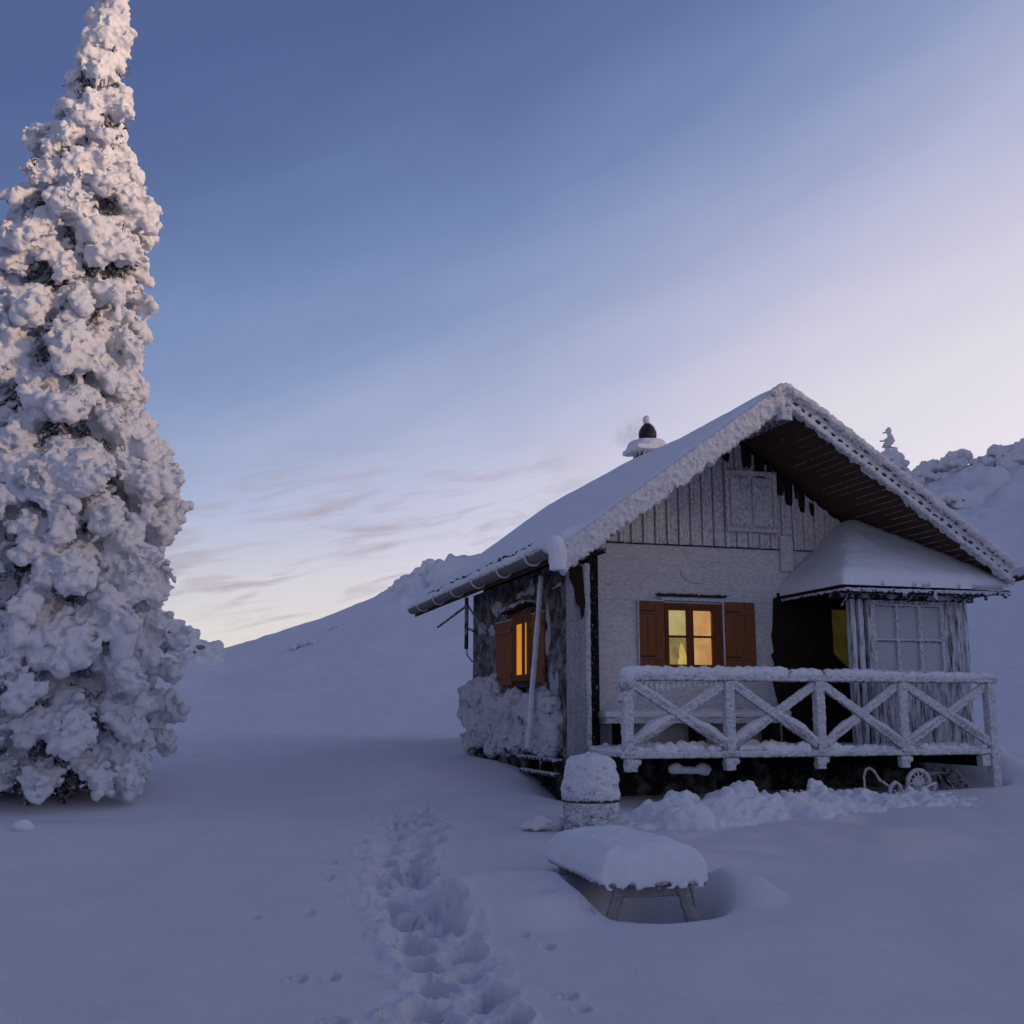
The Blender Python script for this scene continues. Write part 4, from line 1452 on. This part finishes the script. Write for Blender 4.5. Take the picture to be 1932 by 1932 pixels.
# pole leaning on the side wall
po = MB()
po.beam((0, 0, 0), (0.10, -0.26, 2.10), 0.075, 0.05, up=(1, 0, 0))
o = link('pole', fused(po, 0.012, ((0.008, (14, 14, 6), 3, ''),)), RIME_THICK, None, True)
o.location = house(UL - 0.28, 1.98, 1.05)
o.rotation_euler = (0, 0, PHI)
tag(o, 'long frosted pole leaning upright against the side wall under the gutter', 'pole')

# ------------------------------------------------------------------ barrel
bx, by = 0.755, 10.9
bz = gz1(bx, by) - 0.02
bar = empty('barrel', (bx, by, bz))
bar.scale = (1.0, 1.0, 1.13)
tag(bar, 'frost-crusted barrel under a tall cap of snow before the porch', 'barrel')
bm_ = MB()
bm_.lathe([(0.235, -0.05), (0.255, 0.08), (0.270, 0.20), (0.272, 0.30), (0.262, 0.40)], (0, 0, 0), 40)
frosted('staves', bm_, BARREL, bar, 0.012, ((0.007, (18, 18, 24), 3, ''),))
bm_ = MB()
bm_.lathe([(0.274, 0.265), (0.280, 0.268), (0.280, 0.288), (0.274, 0.291)], (0, 0, 0), 40)
part('hoop', bm_, mat_rime('hoop_frost', cover=0.45, scale=20, ice=(0.5, 0.5, 0.54)), bar, True)
bm_ = MB()
bm_.lathe([(0.268, 0.29), (0.276, 0.36), (0.264, 0.45), (0.246, 0.54), (0.228, 0.605), (0.195, 0.640), (0.11, 0.655), (0.01, 0.66)], (0, 0, 0), 48)
frosted('snow_cap', bm_, mat_rime('cap_rime', cover=0.66, scale=26, up=0.35, stretch=(1, 1, 2.6), soft=0.14, ice=(0.77, 0.78, 0.82), wood=(0.26, 0.26, 0.28)), bar, 0.013, ((0.016, (6, 6, 12), 3, ''), (0.008, (16, 16, 36), 3, '')))

# ------------------------------------------------------------------ picnic table
tz = 0.30
tbl = empty('picnic_table', (1.00, 8.05, 0.0), 0.12)
tag(tbl, 'picnic table half buried in snow with a thick rounded snow slab on top', 'picnic table')


def tquad(z):
    return [(-0.38, 0.0, z), (0.38, 0.02, z), (0.16, 1.42, z), (-0.56, 1.36, z)]


tt_ = MB()
q0, q1_ = tquad(tz), tquad(tz + 0.035)
tt_.add(q0 + q1_, [(3, 2, 1, 0), (4, 5, 6, 7), (0, 1, 5, 4), (1, 2, 6, 5), (2, 3, 7, 6), (3, 0, 4, 7)])
frosted('tabletop', tt_, RIME, tbl, 0.012, ((0.006, 16, 3, ''),))
n_ = 60
V_, ed = [], []
for i in range(n_ + 1):
    for j in range(n_ + 1):
        a, b = i / n_, j / n_
        p = (1 - a) * (1 - b) * np.array(q1_[0]) + a * (1 - b) * np.array(q1_[1]) + a * b * np.array(q1_[2]) + (1 - a) * b * np.array(q1_[3])
        e = min(a * 0.76, (1 - a) * 0.76, b * 1.4, (1 - b) * 1.4)
        # slab grows away from the wind: lower and flatter at the far left, blunt at the front
        ex = min(1, a * 0.76 / 0.34) * 0.5 + 0.5
        ht = 0.215 * math.sqrt(max(0, 1 - (1 - min(1, e / 0.20)) ** 2)) * (0.84 + 0.16 * min(1, a * 0.76 / 0.40)) + 0.035 * math.sqrt(min(1, e / 0.04))
        out = 0.025 * (1 - min(1, e / 0.05))
        c0 = np.array([-0.1, 0.7, p[2]])
        d_ = (p - c0) / np.linalg.norm(p - c0 + 1e-9)
        p = p + d_ * 0.03
        V_.append((p[0], p[1], p[2] + ht))
        ed.append(p[2] - 0.012)
V_ = np.array(V_)
V_[:, 2] += 0.012 * fbm(V_ * 4, 3)
bot = V_.copy()
bot[:, 2] = ed
ix = np.arange((n_ + 1) ** 2).reshape(n_ + 1, n_ + 1)
q = np.stack([ix[:-1, :-1], ix[1:, :-1], ix[1:, 1:], ix[:-1, 1:]], -1).reshape(-1, 4)
rim = np.concatenate([ix[:, 0], ix[-1, 1:], ix[-2::-1, -1], ix[0, -2:0:-1]])
nn = len(V_)
mb_ = MB()
mb_.add(np.concatenate([V_, bot]), np.concatenate([q, q[:, ::-1] + nn, np.stack([rim, np.roll(rim, -1), np.roll(rim, -1) + nn, rim + nn], -1)]).tolist())
for i in range(26):
    a = random.random()
    x_ = -0.38 + 0.76 * a
    mb_.ell((x_, -0.02 + 0.02 * a, tz + 0.01 - random.uniform(0, 0.03)), (0.018, 0.018, random.uniform(0.012, 0.026)), 1)
frosted('snow_slab', mb_, SNOW, tbl, 0.014, ((0.008, 6, 2, ''), (0.0025, 30, 2, '')), 4)
LEG = mat_rime('leg_frost', cover=0.58, scale=80, up=0.2, soft=0.25, ice=(0.46, 0.46, 0.49), wood=(0.17, 0.16, 0.155))
for (a, b) in (((-0.20, 0.16, tz), (-0.34, 0.14, -0.10)), ((0.22, 0.16, tz), (0.34, 0.14, -0.10)), ((-0.44, 1.15, tz), (-0.58, 1.15, -0.1)), ((0.05, 1.15, tz), (0.2, 1.15, -0.1))):
    lb = MB()
    lb.beam(a, b, 0.085, 0.045, up=(0, 1, 0))
    frosted('leg', lb, LEG, tbl, 0.012, ((0.006, 18, 3, ''),))
lb = MB()
lb.beam((-0.27, 0.18, tz - 0.06), (0.28, 0.18, tz - 0.06), 0.05, 0.08)
lb.beam((0.30, 0.20, tz - 0.03), (0.34, 0.24, 0.12), 0.05, 0.04)
frosted('crossbar', lb, LEG, tbl, 0.012, ((0.006, 18, 3, ''),))


# ------------------------------------------------------------------ trees and bushes under snow
def cross(v, w_):
    return np.cross(v, w_)


TZ = np.array([0.2, 0.61, 1.25, 1.97, 2.64, 3.52, 4.49, 5.2, 5.92, 6.36, 7.25, 7.62, 8.16, 8.93, 9.32, 10.0, 10.61, 11.34])
TR = np.array([-4.75, -4.40, -4.24, -4.18, -4.10, -4.32, -4.27, -4.56, -4.85, -4.80, -4.87, -4.66, -4.66, -5.04, -5.10, -5.30, -5.36, -5.42])
TLft = np.array([-6.8, -7.1, -7.2, -7.25, -7.25, -7.2, -7.15, -7.1, -7.05, -7.05, -7.0, -6.98, -6.93, -6.60, -6.40, -6.20, -5.98, -5.72])
tx, ty = -5.45, 13.5
TR, TLft, TZ = TR * 0.9643, TLft * 0.9643, 1.5 + (TZ - 1.5) * 0.9643
tgz = gz1(tx, ty)
spruce = empty('spruce_tree', (tx, ty, tgz))
tag(spruce, 'tall narrow spruce loaded with thick lumpy snow, its tip in warm light', 'tree')
tk = MB()
tk.tube([(0.02 * math.sin(z), 0, z) for z in np.linspace(-0.3, 10.2, 30)], np.linspace(0.20, 0.03, 30), 10)
part('trunk', tk, BARK, spruce, True)
# dark needle mass inside, frosted sprays round the trunk
nd = MB()
for z in np.linspace(0.35, 9.6, 70):
    l_, r_ = np.interp(z + tgz, TZ, TLft) - tx, np.interp(z + tgz, TZ, TR) - tx
    c, rad = (l_ + r_) / 2, (r_ - l_) / 2
    for k_ in range(int(8 + 16 * rad)):
        th = random.uniform(0, 2 * math.pi)
        q0_ = rad * random.uniform(0.05, 0.3)
        q1_2 = rad * random.uniform(0.45, 0.66)
        dz = -random.uniform(0.05, 0.35) * rad
        p0_ = np.array([c + q0_ * math.cos(th), q0_ * math.sin(th), z])
        p1_ = np.array([c + q1_2 * math.cos(th), q1_2 * math.sin(th), z + dz])
        nd.tube([p0_, (p0_ + p1_) / 2 + (0, 0, .04), p1_], [0.05, 0.07, 0.02], 5)
        for _ in range(4):
            d = rng.normal(size=3) * 0.10
            pm = p0_ + (p1_ - p0_) * random.uniform(0.4, 1.0)
            nd.tube([pm, pm + d * .5, pm + d], [0.03, 0.022, 0.006], 4)
part('foliage', nd, NEEDLE, spruce, False)
# snow: drooping laden boughs, each a run of fused lumps with knobs on its skin
cr = MB()
boughs = []
z = 0.30
while z < 10.35:
    l_, r_ = np.interp(z + tgz, TZ, TLft) - tx, np.interp(z + tgz, TZ, TR) - tx
    c, rad = (l_ + r_) / 2, (r_ - l_) / 2
    n_ = max(4, int(rad * 9.5))
    off = random.uniform(0, 6.28)
    for k_ in range(n_):
        th = off + 2 * math.pi * (k_ + random.uniform(-.35, .35)) / n_
        if math.sin(th) > 0.75 and random.random() < 0.6:
            continue                                  # thin out the far side
        if z < 5 and random.random() < 0.06:
            continue
        boughs.append((z + random.uniform(-.16, .16), th, c, rad * random.uniform(0.76, 1.0)))
    z += (0.29 if z < 5 else 0.25) if rad > 0.6 else 0.16
for (z, th, c, rad) in boughs:
    big = np.clip(rad / 1.3, 0.28, 1.0)
    droop = random.uniform(0.45, 1.1) * big
    m_ = 7
    tipw = random.uniform(0.11, 0.24) * big
    for j in range(m_):
        f = 0.30 + 0.70 * j / (m_ - 1)
        q = rad * f - tipw * 0.55 * (j == m_ - 1)
        sw = random.uniform(-.05, .05)
        x_, y_ = c + q * math.cos(th + sw), q * math.sin(th + sw)
        zz = z - droop * (f ** 2) * 0.62 + 0.30 * big
        if zz < 0.10:
            zz = 0.10 + random.uniform(0, .12)
        s_ = (0.20 * (1 - f) + tipw) * random.uniform(0.75, 1.15)
        rot = Matrix.Rotation(th, 4, 'Z') @ Matrix.Rotation(0.5 + 0.35 * f, 4, 'Y')
        cr.ell((x_, y_, zz), (s_ * 1.05, s_ * random.uniform(0.7, 1.0), s_ * random.uniform(0.60, 0.85)), 2, rot)
        if f > 0.5 and math.sin(th) < 0.6:             # knobs: rime-coated twig ends
            if random.random() < 0.22 and zz > 1.3:    # tongue of snow sliding off the bough end
                hl = random.uniform(0.08, 0.17) * (0.5 + big)
                cr.ell((x_ + 0.04 * math.cos(th), y_ + 0.04 * math.sin(th), zz - hl * 0.7), (s_ * 0.75, s_ * 0.75, hl), 2)
            for _ in range(22):
                d = rng.normal(size=3)
                d /= np.linalg.norm(d)
                if d @ np.array([math.cos(th), math.sin(th), 0.0]) < -0.3:
                    d = -d
                ks = random.choice((random.uniform(0.018, 0.032), random.uniform(0.02, 0.042), random.uniform(0.035, 0.070))) * (0.75 + 0.4 * big)
                e_k = random.uniform(0.95, 1.22)
                cr.ell((x_ + d[0] * s_ * e_k, y_ + d[1] * s_ * 0.88 * e_k, zz + d[2] * s_ * 0.74 * e_k), (ks, ks, ks * 0.9), 1)
# tip
for j in range(26):
    f = j / 25.0
    zt_ = 9.6 + f * (10.93 - tgz - 9.6)
    l_, r_ = np.interp(zt_ + tgz, TZ, TLft) - tx, np.interp(zt_ + tgz, TZ, TR) - tx
    c, rad = (l_ + r_) / 2, (r_ - l_) / 2
    s_ = max(0.09, rad * 0.72)
    cr.ell((c + random.uniform(-.35, .35) * rad, random.uniform(-.3, .3) * rad, zt_), (s_, s_, s_ * 0.9), 2)
    for _ in range(14):
        d = rng.normal(size=3)
        d /= np.linalg.norm(d)
        ks = random.uniform(0.022, 0.055)
        cr.ell((c + d[0] * rad, d[1] * rad, zt_ + d[2] * 0.1), (ks, ks, ks), 1)
link('crown', fused(cr, 0.021, ((0.050, 3.0, 3, ''), (0.040, 4.5, 2, 'pit'), (0.014, 12.0, 3, 'pit'), (0.010, 24.0, 3, ''))), SNOW_TREE, spruce, True)


def laden(name, loc, size, label, cat, group=None, n=26, seed=1, flat=1.0, dark=True):
    """far-off dwarf pine or boulder buried in lumpy snow"""
    rnd = random.Random(seed)
    mb = MB()
    for i in range(n):
        th = rnd.uniform(0, 6.283)
        q = size[0] * rnd.random() ** 0.6
        hh = size[2] * (1 - (q / size[0]) ** 2) * rnd.uniform(0.5, 1.0)
        s_ = rnd.uniform(0.22, 0.45) * size[2]
        mb.ell((q * math.cos(th), q * math.sin(th) * size[1] / size[0], hh - 0.4 * s_), (s_ * 1.15, s_, s_ * 0.8), 2)
    root = empty(name, loc)
    tag(root, label, cat, group)
    link('snow', fused(mb, size[2] * 0.06, ((size[2] * 0.16, 2.2 / size[2], 3, ''), (size[2] * 0.05, 7.0 / size[2], 3, ''))), SNOW_TREE, root, True)
    if dark:
        mb = MB()
        for i in range(n // 2):
            th = rnd.uniform(0, 6.283)
            q = size[0] * rnd.uniform(0.5, 1.0)
            s_ = rnd.uniform(0.07, 0.13) * size[2]
            mb.ell((q * math.cos(th), q * math.sin(th) * size[1] / size[0], size[2] * rnd.uniform(0.05, 0.6)), (s_ * 1.2, s_ * 1.2, s_ * 0.6), 1)
        part('foliage', mb, NEEDLE, root)
    return root


def polar(az_d, r):
    x_, y_ = r * math.sin(R(az_d)), r * math.cos(R(az_d))
    return x_, y_, gz1(x_, y_)


BUSH = [(-16.9, 46, (1.6, 1.2, 1.75), 'pale snow-buried dwarf pine peeping out behind the tall spruce'),
        (-15.6, 47, (0.8, .7, 0.95), 'low snow-buried bush at the saddle beside the bigger one'),
        (-4.85, 59, (1.3, 1.1, 1.25), 'rounded snow-covered rock on the left skyline, first up the slope'),
        (-4.0, 60, (1.4, 1.1, 1.2), 'snow-covered rock just left of the cabin eave on the skyline'),
        (-3.1, 60, (1.3, 1.0, 0.8), 'low snowy rock touching the left eave of the roof'),
        (20.7, 58, (1.0, 0.9, 0.6), 'small snow-buried bush right after the notch in the ridge'),
        (21.6, 60, (1.9, 1.3, 1.1), 'wide rounded snow-buried bush on the ridge next to the notch'),
        (22.6, 60, (1.1, 1.0, 0.9), 'low snow hump in the dip of the ridge between two larger ones'),
        (23.5, 60, (1.6, 1.2, 1.15), 'broad snow-buried bush left of the highest boulder on the ridge'),
        (24.6, 60, (1.1, 1.1, 1.6), 'tallest snow-covered boulder with dark cracks on the ridge'),
        (25.6, 60, (1.0, 1.0, 1.2), 'snowy boulder cut by the right edge on the ridge'),
        (21.9, 50, (0.7, 0.6, 0.75), 'snow-capped boulder with dark side halfway down the right slope'),
        (19.9, 56, (0.9, 0.8, 0.5), 'snow-buried bush at the foot of the thin ridge spruce')]
for i, (a, r, s_, lab) in enumerate(BUSH):
    x_, y_, z_ = polar(a, r)
    rock = 'rock' in lab or 'boulder' in lab
    laden('snowy_rock' if rock else 'snowy_bush', (x_, y_, z_ - 0.1), s_, lab, 'rock' if rock else 'bush', 'snow-buried rocks on the skyline' if rock else 'snow-buried bushes on the hill', 24, i + 3, dark=i in (0, 3, 9, 11))

# little spruce on the right ridge
fx, fy, fz_ = polar(19.35, 57)
ft = empty('spruce_tree', (fx, fy, fz_ - 0.22))
ft.scale = (0.8, 0.8, 0.8)
tag(ft, 'thin snowy spruce with bare twigs standing alone on the right ridge', 'tree')
mb_ = MB()
rnd = random.Random(5)
for j in range(50):
    f = j / 49.0
    zz = 0.3 + 3.1 * f
    rad = np.interp(zz, [0, 1.2, 1.9, 2.3, 3.4], [1.15, 0.95, 0.45, 0.28, 0.10])
    for _ in range(3 if zz < 1.9 else 1):
        th = rnd.uniform(0, 6.283)
        s_ = rnd.uniform(0.14, 0.30) * (1 if zz < 1.9 else 0.55)
        mb_.ell((rad * 0.8 * math.cos(th), rad * 0.8 * math.sin(th), zz), (s_ * 1.3, s_ * 1.3, s_ * 0.7), 1)
mb_.ell((0.02, 0, 3.35), (0.17, 0.15, 0.14), 2)
mb_.ell((0.0, 0, 2.95), (0.14, 0.14, 0.2), 2)
link('crown', fused(mb_, 0.06, ((0.10, 2.5, 3, ''),)), SNOW_TREE, ft, True)
mb_ = MB()
mb_.tube([(0, 0, -0.3), (0, 0, 3.45)], [0.14, 0.05], 8)
for (zz, th, ln) in ((3.15, 3.1, 0.36), (2.6, 3.3, 0.62), (2.75, 0.1, 0.32), (2.2, 0.2, 0.55), (3.0, 0.2, 0.25), (2.35, 2.9, 0.4)):
    mb_.tube([(0, 0, zz), (ln * math.cos(th), ln * math.sin(th), zz - 0.06)], 0.045, 6)
part('trunk', mb_, mat_rime('twig_frost', cover=0.55, scale=6, ice=(0.6, 0.6, 0.64)), ft, True)

# small things lying on the snow
for (a, r, s_, lab) in ((-10.3, 46, (0.9, 0.6, 0.35), 'small snow hump alone on the smooth hillside'), (-8.9, 48, (0.6, 0.5, 0.22), 'tiny snow hump right of the other one on the hillside')):
    x_, y_, z_ = polar(a, r)
    laden('snow_hump', (x_, y_, z_ - 0.1), s_, lab, 'snow hump', 'snow humps on the hillside', 10, 9, dark=False)
st = MB()
for (x_, y_, z_, a, b, c) in ((0, 0, 0.03, .13, .1, .08), (0.11, 0.02, 0.02, .1, .08, .06), (-0.12, -.03, 0.0, .1, .08, .05)):
    st.ell((x_, y_, z_), (a, b, c), 2)
o = link('snow_lump', fused(st, 0.016, ((0.03, 7, 3, ''),)), RIME_THICK, None, True)
o.location = (0.30, 10.95, gz1(0.30, 10.95) + 0.04)
tag(o, 'small frozen lump with a dark gap lying left of the barrel', 'snow lump')
st = MB()
st.ell((0, 0, 0.02), (0.07, 0.06, 0.06), 2)
st.ell((0.05, 0.01, 0.0), (0.05, 0.05, 0.04), 2)
o = link('snow_lump', fused(st, 0.014, ((0.02, 9, 3, ''),)), SNOW, None, True)
xl, yl = -4.55, 10.6
o.location = (xl, yl, gz1(xl, yl) + 0.02)
tag(o, 'fallen snow clod on the smooth snow in front of the tall spruce', 'snow lump')

# ------------------------------------------------------------------ smoke from the chimney
mv, tv_ = new_mat('smoke')
pv = tv_.n('ShaderNodeVolumePrincipled')
pv.inputs['Color'].default_value = (0.75, 0.70, 0.72, 1)
tcv = tv_.n('ShaderNodeTexCoord').outputs['Object']
nv_ = noise(tv_, tcv, 4.5, 4, 0.6, 0.8)
ln_ = tv_.n('ShaderNodeVectorMath', operation='LENGTH')
mpv = tv_.n('ShaderNodeMapping')
mpv.inputs['Scale'].default_value = (1 / 0.42, 1 / 0.3, 1 / 0.3)
tv_.l(tcv, mpv.inputs['Vector'])
tv_.l(mpv.outputs[0], ln_.inputs[0])
fall = tv_.ramp(ln_.outputs['Value'], [(0.15, 1.0), (0.95, 0.0)])
dens = tv_.math('MULTIPLY', tv_.math('MULTIPLY', fall, tv_.ramp(nv_, [(0.42, 0.0), (0.7, 1.0)])), 3.0)
tv_.l(dens, pv.inputs['Density'])
ov = tv_.n('ShaderNodeOutputMaterial')
tv_.l(pv.outputs[0], ov.inputs['Volume'])
sm_b = MB()
sm_b.ell((0, 0, 0), (0.42, 0.3, 0.3), 3)
smoke = part('smoke', sm_b, mv, None, True)
smoke.location = house(2.22, 4.95, 5.96)
smoke.rotation_euler = (0, R(-30), PHI)
tag(smoke, 'thin wisp of smoke drifting left from the chimney cowl', 'smoke', kind='stuff')
